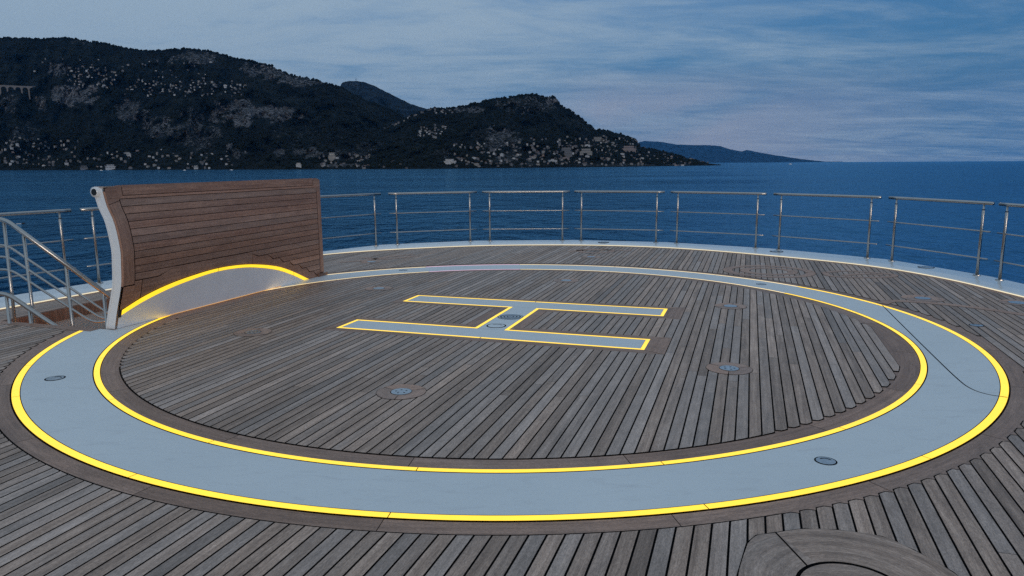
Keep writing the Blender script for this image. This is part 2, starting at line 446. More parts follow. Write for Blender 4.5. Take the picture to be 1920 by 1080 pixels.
# white waterway and hull side
mb = MB()
I1 = offset(WIr, -0.035)
MID = [WIr[i].lerp(OUT[i], 0.35) for i in range(len(WIr))]
band(mb, WIr, I1, 0.004, 0.03); band(mb, I1, MID, 0.03, 0.045); band(mb, MID, OUT, 0.045, 0.05)
band(mb, OUT, offset(OUT, -0.03), 0.05, 0.02); band(mb, offset(OUT, -0.03), offset(OUT, -0.03), 0.02, -1.2); band(mb, offset(OUT, -0.03), offset(OUT, 0.5), -1.2, -8.6)
for f in mb.f: f.reverse()
for u in mb.uv: u.reverse()
mb.build('waterway', M_WHITE, deck, smooth=False)
eb = empty('edge_light'); tag(eb, 'long thin cream light strip following the white deck edge round the bow', 'light strip')
seg = 18
for i in range(seg):
    A = WIr[i * 300 // seg: (i + 1) * 300 // seg + 1]
    m_ = MB(); band(m_, offset(A, 0.012), offset(A, -0.006), 0.006, 0.016)
    for f in m_.f: f.reverse()
    m_.build('light_strip', M_LEDE, eb)

# ------------------------------------------------------------------ painted ring and its light strips
ring = empty('helipad_ring'); tag(ring, 'wide grey painted ring let into the teak deck between two glowing yellow light strips', 'deck ring')
mb = MB(); annulus(mb, 3.965, 4.449, -math.pi, math.pi, 0.0)
mb.build('painted_band', M_RING, ring, clip=True)
def strips(r0, r1, angs):
    for i, a0 in enumerate(angs):
        a1 = angs[(i + 1) % len(angs)] + (2 * math.pi if i == len(angs) - 1 else 0)
        am = 0.5 * (a0 + a1)
        x, y = math.cos(am) * r0, math.sin(am) * r0
        t_, w_ = to_tw(x, y)
        mb = MB(); g = 0.0025 / r0
        annulus(mb, r0, r1, a0 + g, a1 - g, 0.0005)
        amd = math.degrees(am) % 360
        far = y > 1.5
        mat = M_LEDP if (far and 78 < amd < 100) else (M_LEDW if far else M_LED)
        o = mb.build('light_strip', mat, ring, clip=True)
        if not o.data.polygons: bpy.data.objects.remove(o)
so = sorted(joints([(-4.15, -1.69), (-3.71, -2.57), (-2.1, -3.99), (-0.59, -4.45), (0.98, -4.37), (2.42, -3.79), (3.59, -2.7), (4.26, -1.35), (4.46, .1), (4.42, 0.77), (3.93, 2.1), (3.1, 3.2), (1.7, 4.1), (0.15, 4.45), (-1.4, 4.2), (-2.9, 3.4), (-4.17, 1.65)]))
si = sorted(joints([(-1.86, -3.48), (-0.52, -3.89), (0.87, -3.83), (2.15, -3.32), (3.16, -2.39), (3.78, -1.16), (3.9, 0.3), (3.55, 1.6), (2.7, 2.85), (1.55, 3.6), (0.15, 3.93), (-1.3, 3.7), (-2.6, 2.95), (-3.72, 1.2), (-3.68, -1.47), (-2.94, -2.64)]))
strips(4.455, 4.506, so); strips(3.911, 3.955, si)
# fold line of the second hatch
mb = MB()
cl = catmull([(4.43, 0.75), (4.1, -0.32), (3.7, -1.63), (3.52, -2.24), (3.47, -2.48), (3.50, -2.62), (3.60, -2.70)], 8)
band(mb, offset(cl, -.005), offset(cl, .005), 0.0012, 0.0012); mb.build('fold_line', M_CAULK, ring)
for f in (): pass

# ------------------------------------------------------------------ the letter
letter = empty('helipad_letter'); tag(letter, 'grey painted capital H outlined in thin yellow light in the middle of the deck', 'deck marking')
H = HB; sw = 0.038
outline = [(H['w0'], H['near'][0]), (H['w1'], H['near'][0]), (H['w1'], H['near'][1]), (H['cw1'], H['near'][1]), (H['cw1'], H['far'][0]), (H['w1'], H['far'][0]), (H['w1'], H['far'][1]),
           (H['w0'], H['far'][1]), (H['w0'], H['far'][0]), (H['cw0'], H['far'][0]), (H['cw0'], H['near'][1]), (H['w0'], H['near'][1])]
def inset(P, d):
    out = []; n = len(P)
    for i in range(n):
        p0, p1, p2 = Vector(P[i - 1]), Vector(P[i]), Vector(P[(i + 1) % n])
        e1 = (p1 - p0).normalized(); e2 = (p2 - p1).normalized()
        n1 = Vector((-e1.y, e1.x)); n2 = Vector((-e2.y, e2.x))
        out.append(tuple(p1 + (n1 + n2) * d))
    return out
gi = inset(outline, sw)
mb = MB()
for w0, w1, t0, t1 in ((H['w0'] + sw, H['w1'] - sw, H['near'][0] + sw, H['near'][1] - sw), (H['w0'] + sw, H['w1'] - sw, H['far'][0] + sw, H['far'][1] - sw), (H['cw0'] + sw, H['cw1'] - sw, H['near'][1] - sw, H['far'][0] + sw)):
    g = 0.003
    gt0 = g if t0 != H['near'][1] - sw else 0; 
    mb.face([tw(t0 + gt0, w0 + g, 0), tw(t0 + gt0, w1 - g, 0), tw(t1 - gt0, w1 - g, 0), tw(t1 - gt0, w0 + g, 0)])
mb.build('painted_letter', M_RING, letter)
for i in range(12):
    a, b = outline[i], outline[(i + 1) % 12]; c, d = gi[(i + 1) % 12], gi[i]
    def strip(a, b, c, d):
        m_ = MB(); m_.face([tw(q[1], q[0], 0.0006) for q in (a, b, c, d)]); m_.build('light_strip', M_LED, letter)
    if math.dist(a, b) > 2.5:
        def lr(p, q, u): return (p[0] + (q[0] - p[0]) * u, p[1] + (q[1] - p[1]) * u)
        strip(a, lr(a, b, .4985), lr(d, c, .4985), d); strip(lr(a, b, .5015), b, c, lr(d, c, .5015))
    else: strip(a, b, c, d)
# its teak border boards, mitred
mb = MB()
def hb(p, q, r_, s, along):
    pts = [p, q, r_, s]
    cxm = sum(x[0] for x in pts) / 4; cym = sum(x[1] for x in pts) / 4
    pts = [(x[0] + (cxm - x[0]) * 0.006, x[1] - math.copysign(0.0015, x[1] - cym)) for x in pts]
    trap(mb, [(t, w) for w, t in pts], 0.0, 'w' if along == 'w' else 't')
for nm in ('near', 'far'):
    t0, t1 = H[nm]; o0, o1 = t0 - hm, t1 + hm
    a0, a1 = HW0 + .002, HW1 - .002
    hb((a0, o0), (a1, o0), (H['w1'], t0), (H['w0'], t0), 'w') if nm == 'near' else hb((a0, o1), (a1, o1), (H['w1'], t1), (H['w0'], t1), 'w')
    ti, oi = (t1, o1) if nm == 'near' else (t0, o0)
    hb((a0, oi), (CW0, oi), (H['cw0'], ti), (H['w0'], ti), 'w'); hb((CW1, oi), (a1, oi), (H['w1'], ti), (H['cw1'], ti), 'w')
    hb((a0, o0), (a0, o1), (H['w0'], t1), (H['w0'], t0), 't'); hb((a1, o0), (a1, o1), (H['w1'], t1), (H['w1'], t0), 't')
hb((CW0, H['near'][1] + hm), (CW0, H['far'][0] - hm), (H['cw0'], H['far'][0]), (H['cw0'], H['near'][1]), 't')
hb((CW1, H['near'][1] + hm), (CW1, H['far'][0] - hm), (H['cw1'], H['far'][0]), (H['cw1'], H['near'][1]), 't')
mb.build('border_board', M_EDGE, letter)

# ------------------------------------------------------------------ flush deck fittings
def disc(mb, r_, z, n=40, tint=(.5, .5), a0=0.0, a1=2 * math.pi, r0=0.0, mi=0, rot=0.0):
    full = abs(a1 - a0) > 6.28
    pts = []
    for i in range(n + (0 if full else 1)):
        a = a0 + (a1 - a0) * i / n; pts.append((r_ * math.cos(a), r_ * math.sin(a), z))
    if not full:
        inn = [(r0 * math.cos(a0 + (a1 - a0) * i / n), r0 * math.sin(a0 + (a1 - a0) * i / n), z) for i in range(n + 1)]
        for i in range(n):
            q = [inn[i], pts[i], pts[i + 1], inn[i + 1]]
            mb.face(q, [(x * math.cos(rot) + y * math.sin(rot), -x * math.sin(rot) + y * math.cos(rot)) for x, y, _ in q], tint, mi)
    else: mb.face(pts, None, tint, mi)
def socket_at(x, y, label, group, rc=0.185, rs=0.078, split=3, rot=0.0, name='deck_socket'):
    o = empty(name, (x, y, 0), rot); tag(o, label, 'deck socket', group)
    mb = MB(); disc(mb, rc + .004, 0.0012); disc(mb, rs + .004, 0.0036); mb.build('seal_ring', M_CAULK, o)
    mb = MB(); e = .004 / rc
    for k_ in range(split):
        disc(mb, rc, 0.0024, 24, ((.85, .35), (.6, .95), (.75, .6))[k_ % 3], k_ * 2 * math.pi / split + e, (k_ + 1) * 2 * math.pi / split - e, rs * 0.9, rot=k_ * 1.7)
    mb.build('teak_collar', M_EDGE, o)
    mb = MB(); mb.lathe([(rs, .0044), (rs * .96, .0058), (rs * .80, .0058), (rs * .76, .0046), (rs * .3, .0046), (rs * .28, .0062), (0, .0064)], 28)
    mb.build('steel_cup', M_SOCKET, o, smooth=False)
    mb = MB()
    for k_ in range(5):
        a = k_ * 2 * math.pi / 5; c_, s_ = math.cos(a), math.sin(a); r_ = rs * .52
        mb = MB(); mb.face([(c_ * r_ + math.cos(q) * rs * .11, s_ * r_ + math.sin(q) * rs * .11, .0052) for q in [i * math.pi / 4 for i in range(8)]])
        if y < 0: mb.build('lug_hole', M_BLACK, o)
    return o
gT = 'round tie-down sockets in teak collars on the deck'
socket_at(-0.82, -2.49, 'steel socket in a teak collar below the left half of the H, nearest the viewer', gT, rot=.4)
socket_at(1.82, -1.91, 'steel socket in a pale teak collar below the right end of the H', gT, rot=2.3)
socket_at(2.62, 0.75, 'round steel socket in a teak collar just past the upper right end of the H', gT, rot=1.1)
socket_at(0.81, 2.75, 'round steel socket in a teak collar behind the H near the far ring', gT, rot=.2)
socket_at(-1.82, 2.15, 'steel socket in a teak collar between the far left H end and the screen', gT, rot=2.0)
socket_at(-2.64, -0.48, 'dark socket in a teak collar left of the lower left end of the H', gT, rot=1.5)
socket_at(5.15, 1.18, 'steel socket in a teak collar right of the ring beside a long curved inlay', gT, rc=.24, rs=.09, rot=.9)
socket_at(6.12, .86, 'steel socket in a teak collar close to the white deck edge at the right', gT, rc=.2, rs=.1, rot=.3)
socket_at(1.47, 5.45, 'distant round socket in a teak collar between the far ring and the bow rail', gT, rot=.7)
socket_at(-2.45, 4.95, 'distant round socket in a teak collar behind the right end of the teak screen', gT, rot=2.7)
def flush(x, y, r_, label, group, rings=1, name='deck_light'):
    o = empty(name, (x, y, 0)); tag(o, label, 'deck fitting', group)
    mb = MB(); disc(mb, r_, .0012); mb.build('seal_ring', M_CAULK, o)
    mb = MB()
    if rings > 1:
        for q in range(rings):
            ro = r_ * (1 - q / rings) - .006; ri = r_ * (1 - (q + 1) / rings) + .006
            disc(mb, ro, .0024, 40, (.5, .5), 0, 6.27, max(0, ri))
        mb.build('cover_plate', M_SOCKET, o)
    else:
        disc(mb, r_ * .86, .0024); mb.build('cover_plate', M_RING if rings == 0 else M_SOCKET, o)
        mb = MB(); disc(mb, r_ * .62, .0036, 24, (.5, .5), .3, 2.2, r_ * .5); mb.build('finger_slot', M_BLACK, o)
    return o
flush(0.0, 0.21, .145, 'larger blue grey round plate with concentric rings on the crossbar of the H', None, 4, 'deck_plate')
flush(-.15, -.24, .105, 'smaller round cover with a dark rim and centre dot on the crossbar of the H', None, 0, 'deck_plate')
gF = 'small flush round fittings in the grey ring'
flush(-3.68, -2.08, .075, 'small dark round fitting in the left part of the grey ring', gF)
flush(1.81, -3.82, .062, 'small round steel fitting in the near right part of the grey ring', gF)
flush(-1.74, 3.90, .07, 'small round fitting in the far grey ring right of the teak screen', gF)
flush(3.52, 2.33, .07, 'small round fitting in the far right part of the grey ring', gF)
flush(4.86, -.35, .07, 'small dark round fitting in the planks just outside the right curve of the ring', 'small round fittings in the outer planks')
for (x, y), lb in (((1.95, 7.50), 'thin oval fitting on the far white deck edge between two rails'), ((6.52, 3.55), 'oval grey fitting on the white deck edge at the right rail'), ((4.95, 5.72), 'oval grey fitting on the white deck edge between the right hand rails')):
    o = flush(x, y, .12, lb, 'round fittings on the white deck edge'); o.location.z = 0.05

# ------------------------------------------------------------------ inlaid teak shapes of the outer deck
def inlay(name, paths, label, width, closed):
    o = empty(name); tag(o, label, 'deck inlay', 'teak shapes inlaid in the outer deck')
    for pts in paths:
        c = catmull(pts, 10); mb = MB(); band(mb, offset(c, -width / 2 - .006), offset(c, width / 2 + .006), .0012, .0012)
        for f in mb.f: pass
        mb.build('seam', M_CAULK, o)
        mb = MB(); band(mb, offset(c, -width / 2), offset(c, width / 2), .0024, .0024, (.78, .35)); mb.build('inlay_board', M_EDGE, o)
    return o
def ell(cx_, cy_, a, b, rot, n=16, a0=0, a1=360):
    return [(cx_ + a * math.cos(R(q)) * math.cos(rot) - b * math.sin(R(q)) * math.sin(rot), cy_ + a * math.cos(R(q)) * math.sin(rot) + b * math.sin(R(q)) * math.cos(rot)) for q in [a0 + (a1 - a0) * i / n for i in range(n + 1)]]
inlay('deck_inlay', [ell(4.05, 3.55, .62, .60, -.3), ell(4.05, 3.55, .36, .35, -.3)], 'large double teak ring inlaid in the outer deck at the far right', .14, True)
inlay('deck_inlay', [[(4.85, 3.38), (5.25, 3.52), (5.75, 3.20), (5.72, 2.98), (5.45, 2.86), (4.98, 2.90), (4.80, 3.05), (4.85, 3.38)], [(5.0, 3.05), (5.35, 3.22), (5.62, 3.1)]], 'boxy inlaid teak shape right of the big ring near the deck edge', .10, True)
inlay('deck_inlay', [[(4.48, .86), (4.72, 1.02), (5.1, .86), (5.45, .55), (5.75, .1)]], 'long curved teak sweep inlaid just outside the right side of the ring', .13, False)
inlay('deck_inlay', [ell(1.65, 6.35, .32, .30, 0), [(1.1, 6.2), (1.4, 6.5), (2.0, 6.5), (2.35, 6.3)]], 'small round inlay on the far deck behind the ring near the rail', .11, True)
inlay('deck_inlay', [[(-3.0, 4.9), (-2.6, 5.15), (-2.2, 5.7), (-1.85, 5.95)], [(-2.75, 5.55), (-2.3, 5.3), (-1.75, 5.75)]], 'crossed inlaid teak strokes on the far deck right of the teak screen', .12, False)

# ------------------------------------------------------------------ foreground hatch
hatch = empty('deck_hatch', (1.37, -5.1, 0)); tag(hatch, 'flush rounded teak hatch with a black round groove at the bottom right corner', 'deck hatch')
hp = [(1.07, -4.735), (1.135, -4.665), (1.23, -4.640), (1.38, -4.605), (1.52, -4.618), (1.70, -4.680), (1.78, -4.80), (1.845, -4.97), (1.86, -5.2), (1.78, -5.5), (1.5, -5.66), (1.2, -5.64), (0.97, -5.5), (0.88, -5.25), (0.95, -4.99)]
hc = (1.375, -5.11)
rel = lambda p, s=1.0: ((hc[0] + (p[0] - hc[0]) * s) - 1.37, (hc[1] + (p[1] - hc[1]) * s) + 5.1)
mb = MB(); mb.face([(*rel(p, 1.018), .0012) for p in hp][::-1]); mb.build('seal_ring', M_CAULK, hatch)
mb = MB()
dense = [(p.x, p.y) for p in catmull(hp + [hp[0]], 5)]
n = len(dense) - 1
def hatch_ring(i): return dense[i % n]
cut_a = [math.atan2(y - hc[1], x - hc[0]) for x, y in [(1.23, -4.64), (1.86, -5.2), (1.2, -5.64)]]
for i in range(n):
    p, q = hatch_ring(i), hatch_ring(i + 1)
    am = math.atan2((p[1] + q[1]) / 2 - hc[1], (p[0] + q[0]) / 2 - hc[0])
    sec = sum(1 for c_ in cut_a if am > c_)
    def inn(p_):
        a = math.atan2(p_[1] - hc[1], p_[0] - hc[0]); return (hc[0] + .222 * math.cos(a), hc[1] + .222 * math.sin(a))
    qq = [p, q, inn(q), inn(p)]
    tn = ((.62, .45), (.50, .5), (.58, .3), (.45, .5))[sec]
    uvs = [(math.atan2(y - hc[1], x - hc[0]) * .35 + sec * 3 if sec != 1 else x, math.hypot(x - hc[0], y - hc[1]) if sec != 1 else y) for x, y in qq]
    mb.face([(*rel(v_), .0030) for v_ in qq][::-1], uvs[::-1], tn)
mb.build('rim_board', M_DECK, hatch)
mb = MB(); pts = [(hc[0] + .205 * math.cos(i * math.pi / 24), hc[1] + .205 * math.sin(i * math.pi / 24)) for i in range(48)]
mb.face([(*rel(p), .0028) for p in pts], [(p[0], p[1]) for p in pts], (.55, .4)); mb.build('lid', M_DECK, hatch)
mb = MB()
for p, q in (((1.23, -4.64), (1.262, -4.92)),):
    d = (Vector(q) - Vector(p)).normalized(); s_ = Vector((d.y, -d.x)) * .004
    p, q = Vector(p), Vector(q)
    mb.face([(*rel(v_), .0040) for v_ in (p + s_, q + s_, q - s_, p - s_)])
mb.build('joint', M_CAULK, hatch)

# ------------------------------------------------------------------ stair well
well = empty('stairwell'); tag(well, 'cream walled stair opening in the deck behind the teak screen', 'stairwell')
mb = MB(); Q = lambda x, y, z: tw(x, y, z)
mb.box((T0 - .02, WA - .08, -2.2), (T1 + .02, WA, -.14), Q); mb.box((T0 - .1, WA - .08, -2.2), (T0, WB + .05, -.01), Q); mb.box((T1, WA - .08, -2.2), (T1 + .1, WB + .05, -.01), Q); mb.box((T0 - .1, WA - .08, -2.3), (T1 + .1, WB + .05, -2.2), Q)
mb.box((T0, WB, -2.2), (T1, WB + .05, -.02), Q)
mb.build('wall', M_CREAM, well)
mb = MB(); mb.box((T0, WA - .06, -.14), (T1, WA + .02, -.002), Q, tint=(.25, .2)); mb.build('fascia_board', M_SCREEN, well)
for i in range(6):
    mb = MB(); mb.box((T0 + .05, WA + .15 + i * .24, -.45 - i * .26), (-.5, WA + .42 + i * .24, -.41 - i * .26), Q, tint=(.5, .3)); mb.build('tread', M_DECK, well)
mb = MB(); mb.box((T0 + .002, WA + .05, -.34), (T0 + .05, WB - .1, -.28), Q); mb.build('light_strip', M_LEDO, well)
mb = MB(); mb.box((T0 + .1, WA + .002, -.75), (T1 - .1, WA + .02, -.71), Q); mb.build('light_strip', M_LEDO, well)

def handrail(name, label, paths, posts, rs, y=0.1):
    o = empty(name, (-5.0, y, 0)); tag(o, label, 'handrail', None)
    def smooth(p):
        pts = [Vector((a + 5.0, 0, b)) for a, b in p]; out = [pts[0]]
        for i in range(1, len(pts) - 1):
            d1 = (pts[i] - pts[i - 1]); d2 = (pts[i + 1] - pts[i]); r_ = min(.09, d1.length * .45, d2.length * .45)
            a, b = pts[i] - d1.normalized() * r_, pts[i] + d2.normalized() * r_
            for k_ in range(7):
                u = k_ / 6; out.append(a * (1 - u) ** 2 + pts[i] * 2 * u * (1 - u) + b * u * u)
        out.append(pts[-1]); return out
    for i, p in enumerate(paths):
        mb = MB(); mb.tube(smooth(p), rs[i], 12); mb.build('top_rail' if i == 0 else 'mid_rail', M_STEEL, o, smooth=True)
    for (xa, za), (xb, zb) in posts:
        mb = MB(); mb.tube([(xa + 5, 0, za), (xb + 5, 0, zb)], .017, 12); mb.build('post', M_STEEL, o, smooth=True)
handrail('stair_handrail', 'taller polished steel stair handrail with three sloping bars beside the teak screen',
         [[(-5.92, 1.14), (-5.46, 1.13), (-4.3, .19)], [(-5.92, .85), (-5.47, .85), (-4.45, .09), (-4.36, .09)], [(-5.92, .72), (-5.46, .72), (-4.53, .03), (-4.38, .03)], [(-5.92, .58), (-5.46, .58), (-4.62, -.02), (-4.40, .01)]],
         [((-5.47, 1.10), (-5.49, -.6)), ((-5.275, .95), (-5.265, -.8)), ((-4.85, .61), (-4.845, -1.0)), ((-4.47, .31), (-4.47, -1.0))], [.025, .0125, .0125, .0125], y=0.12)
handrail('stair_handrail', 'lower polished steel stair handrail glowing orange underneath at the far left',
         [[(-5.92, .33), (-5.46, .33), (-4.80, -.17), (-4.3, -.55)]], [((-5.47, .32), (-5.48, -.8)), ((-5.24, .15), (-5.24, -.9))], [.025], y=0.02)

# ------------------------------------------------------------------ the lifted teak screen
TL, TR, ZT = -1.555, 2.346, 1.492
ZL = [0, .2, .467, .696, .845, 1.127, 1.284, 1.5]; WLp = [-3.839, -3.783, -3.698, -3.671, -3.663, -3.711, -3.782, -3.833]
def interp(x, X, Y):
    if x <= X[0]: return Y[0]
    for i in range(len(X) - 1):
        if x <= X[i + 1]:
            # smooth cubic through neighbours
            i0, i3 = max(i - 1, 0), min(i + 2, len(X) - 1); u = (x - X[i]) / (X[i + 1] - X[i]); h_ = X[i + 1] - X[i]
            m1 = (Y[i + 1] - Y[i0]) / (X[i + 1] - X[i0]); m2 = (Y[i3] - Y[i]) / (X[i3] - X[i])
            return (2*u**3 - 3*u*u + 1) * Y[i] + (u**3 - 2*u*u + u) * h_ * m1 + (-2*u**3 + 3*u*u) * Y[i + 1] + (u**3 - u*u) * h_ * m2
    return Y[-1]
def SW(t, z, d=0.0):
    a = min(1, max(0, (t - TL) / (TR - TL)))
    return tw(t, (1 - a) * interp(z, ZL, WLp) - 3.805 * a + d, z)
arcT = [(-1.55, .193), (-1.26, .300), (-.92, .376), (-.56, .420), (-.16, .446), (.21, .440), (.61, .402), (1.14, .303), (1.52, .178), (1.96, -.012)]
arcB = [(-1.55, .134), (-1.26, .236), (-.91, .318), (-.56, .368), (-.16, .402), (.21, .398), (.61, .358), (1.15, .248), (1.5, .131), (1.84, -.012)]
arcM = [(-1.41, .438), (-1.07, .500), (-.54, .562), (0, .575), (.31, .561), (.87, .473), (1.29, .350), (1.73, .205), (2.0, .095), (2.2, .005)]
def yi(L_): return lambda t: interp(t, [p[0] for p in L_], [p[1] for p in L_])
AT, AB, AM = yi(arcT), yi(arcB), yi(arcM)
screen = empty('teak_screen', (0, 0, 0)); tag(screen, 'tall curved teak screen standing on the ring with a glowing yellow arc near its foot', 'teak screen')
BK = -0.125
# white shell: ends, top, back
mb = MB(); nz_ = 24
mb.quadgrid(lambda u, v: SW(TL - .004, v * (ZT - .03), -.028 + u * (BK + .028)), 4, nz_)
mb.quadgrid(lambda u, v: SW(TR, v * (ZT - .01), BK - u * (BK + .028)), 2, nz_)
mb.quadgrid(lambda u, v: SW(TL + u * (TR - TL), v * (ZT - .01), BK), 24, nz_)
mb.build('shell', M_WHITE, screen, smooth=True)
# end frame lip
mb = MB()
mb.quadgrid(lambda u, v: SW(TL - .012, v * (ZT - .04), BK - .014 + u * .02), 1, nz_); mb.quadgrid(lambda u, v: SW(TL - .012 + u * .03, v * (ZT - .04), BK - .014), 1, nz_)
mb.quadgrid(lambda u, v: SW(TL - .012 + u * .01, v * (ZT - .04), BK + .006), 1, nz_)
mb.build('end_lip', M_WHITE, screen, smooth=False)
# round top tube with open black end
mb = MB(); mb.tube([SW(TL - .03 + (TR - TL + .03) * i / 10, 1.428, BK + .012) for i in range(11)], .052, 20); mb.build('top_tube', M_WHITE, screen, smooth=True)
mb = MB(); c0 = Vector(SW(TL - .03, 1.428, BK + .012)); ax = TV
mb.tube([c0 - ax * .004, c0 + ax * .01], .034, 20); mb.build('end_plug', M_BLACK, screen)
# black backing, then boards on it
NT = 48
mb = MB()
for i in range(NT):
    t0, t1 = TL + (TR - TL) * i / NT, TL + (TR - TL) * (i + 1) / NT
    for j in range(30):
        f0, f1 = j / 30, (j + 1) / 30
        P = lambda t, f: SW(t, max(0, AB(t)) + f * (ZT - .02 - max(0, AB(t))), -.013)
        mb.face([P(t0, f0), P(t1, f0), P(t1, f1), P(t0, f1)])
mb.build('seam', M_CAULK, screen, smooth=True)
wood = MB(); blk = MB()
def patch(poly_lo, poly_hi, tint, z0=0.0, nv=2, uo=None, vert=False, black=False):
    """poly_lo / poly_hi : matching lists of (t,z)"""
    uo = random.uniform(0, 40) if uo is None else uo
    if black:
        n_ = len(poly_lo)
        for (a, b), (c, d) in zip(zip(poly_lo, poly_lo[1:]), zip(poly_hi, poly_hi[1:])):
            el = .009 if a is poly_lo[0] else 0; er = .009 if b is poly_lo[-1] else 0
            for j in range(nv):
                f0, f1 = j / nv, (j + 1) / nv; k0 = -.009 if j == 0 else 0; k1 = .009 if j == nv - 1 else 0
                q = [(a[0] + (c[0] - a[0]) * f0 - el, a[1] + (c[1] - a[1]) * f0 + k0), (b[0] + (d[0] - b[0]) * f0 + er, b[1] + (d[1] - b[1]) * f0 + k0), (b[0] + (d[0] - b[0]) * f1 + er, b[1] + (d[1] - b[1]) * f1 + k1), (a[0] + (c[0] - a[0]) * f1 - el, a[1] + (c[1] - a[1]) * f1 + k1)]
                blk.face([SW(t, z, -.0018) for t, z in q])
    for (a, b), (c, d) in zip(zip(poly_lo, poly_lo[1:]), zip(poly_hi, poly_hi[1:])):
        for j in range(nv):
            f0, f1 = j / nv, (j + 1) / nv
            q = [(a[0] + (c[0] - a[0]) * f0, a[1] + (c[1] - a[1]) * f0), (b[0] + (d[0] - b[0]) * f0, b[1] + (d[1] - b[1]) * f0), (b[0] + (d[0] - b[0]) * f1, b[1] + (d[1] - b[1]) * f1), (a[0] + (c[0] - a[0]) * f1, a[1] + (c[1] - a[1]) * f1)]
            wood.face([SW(t, z, z0) for t, z in q], [((z + uo, t) if vert else (t + uo, z)) for t, z in q], tint)
def lin(t0, t1, z, n=18): return [(t0 + (t1 - t0) * i / n, z) for i in range(n + 1)]
g = .0065
BL, BR, BT = -1.405, 2.245, 1.385
def tint_s(): return (min(1, max(0, random.gauss(.47, .13))), min(1, max(0, random.gauss(.4, .22))))
# planks
zs = [BT - .034] + [BT - .034 - .0775 * (i + 1) for i in range(18)]
top = BT
for zb in zs:
    z1, z0 = top - g / 2, zb + g / 2; top = zb
    if z1 <= 0.0: break
    tn = tint_s()
    zm = (z0 + z1) / 2
    peak = .577
    if z0 > peak: patch(lin(BL + g, BR - g, z0), lin(BL + g, BR - g, z1), tn, black=True); continue
    # crossings with the arc border (left rising side, right falling side)
    def cross(z, side):
        rng = [(-1.41 + 1.41 * i / 200) for i in range(201)] if side < 0 else [0 + 2.25 * i / 300 for i in range(301)]
        prev = None
        for t in rng:
            if (AM(t) >= z) == (side < 0): return t
        return rng[-1]
    for side in (-1, 1):
        cz0 = cross(max(z0, .01), side); cm = cross(zm, side); cz1 = cross(min(z1, peak + .02), side) if z1 < peak else (-.05 if side < 0 else .05)
        e = .006 * side
        if side < 0:
            if cz0 <= BL + .03: continue
            if z1 >= peak: cz1 = 0.0; cm = min(cm, -.2)
            lo = lin(BL + g, cz0 + e, z0, 10); hi = lin(BL + g, cm + e, z1, 10)
            patch(lo, hi, tn, black=True)
            if z1 >= peak: patch([(cm + e, zm + (z1 - zm) * .2), (0, peak + .006)], [(cm + e, z1), (0, z1)], tn, black=True)
        else:
            if cz0 >= BR - .03: continue
            lo = lin(cz0 + e, BR - g, z0, 10); hi = lin(cm + e, BR - g, z1, 10)
            if z1 >= peak: hi = lin(max(0.0, cm - .25), BR - g, z1, 10)
            patch(lo, hi, tn, black=True)
# borders: top, left, right, arc (mitred)
patch(lin(-1.345, 2.165, BT + g / 2, 20), lin(-1.335, 2.16, ZT, 20), (.45, .35), nv=2)
ce = .045
patch([(TL, 1.30), (BL - g, 1.335)], [(TL, ZT - .03), (BL - g, ZT - .004)], (.35, .4), nv=3)
patch([(BL - g, 1.335), (BL + .008, BT - .03), (-1.345 - g, BT + .003)], [(BL - g, ZT - .004), (BL + .008, ZT - .001), (-1.335 - g, ZT)], (.35, .4), nv=3)
patch([(2.165 + g, BT), (BR + g, BT - .09), (TR, 1.30)], [(2.16 + g, ZT), (BR + g, ZT - .001), (TR, ZT - .03)], (.4, .4), nv=3)
def vert(t0, t1, z0, z1, tn, n=16):
    for j in range(n):
        a, b = z0 + (z1 - z0) * j / n, z0 + (z1 - z0) * (j + 1) / n
        q = [(t0, a), (t1, a), (t1, b), (t0, b)]
        wood.face([SW(t, z) for t, z in q], [(z + 7.7, t) for t, z in q], tn)
for j in range(16):
    f0, f1 = j / 16, (j + 1) / 16
    zz = lambda t, f: .462 + f * ((1.296 if t == TL else 1.330) - .462)
    q = [(TL, zz(TL, f0)), (BL - g / 2, zz(BL, f0)), (BL - g / 2, zz(BL, f1)), (TL, zz(TL, f1))]
    wood.face([SW(t, z) for t, z in q], [(z + 7.7, t) for t, z in q], (.42, .45))
vert(BR + g / 2, TR, .055, 1.296, (.5, .15))
def arcpiece(t0, t1, tn, lo, hi, n=16):
    T = [t0 + (t1 - t0) * i / n for i in range(n + 1)]
    patch([(t, max(.001, lo(t) + .004)) for t in T], [(t, max(.006, hi(t) + (.085 if hi is AM else -.006))) for t in T], tn, nv=3, z0=-.004 if hi is AM else 0.0)
arcpiece(-1.553, -1.40, (.5, .3), AT, lambda t: .456, 4); arcpiece(-1.398, -1.30, (.5, .3), AT, AM, 4)
arcpiece(-1.292, .606, (.36, .55), AT, AM, 30); arcpiece(.612, 2.19, (.46, .2), AT, AM, 24)
for i in range(20):
    a, b = TL + (TR - TL) * i / 20, TL + (TR - TL) * (i + 1) / 20
    wood.face([SW(a, ZT, 0), SW(b, ZT, 0), SW(b, ZT - .004, BK + .01), SW(a, ZT - .004, BK + .01)], [(a, 0), (b, 0), (b, .12), (a, .12)], (.45, .35))
wood.build('teak_board', M_SCREEN, screen, smooth=True); blk.build('board_seam', M_CAULK, screen, smooth=True)
mb = MB()
mb.quadgrid(lambda u, v: SW(TL - .002, .455 + v * (ZT - .06 - .455), -.028 + u * .0285), 1, nz_, uvf=lambda u, v: (v, u * .03), tint=(.7, .0))
mb.build('board_edge', M_SCREEN, screen, smooth=True)
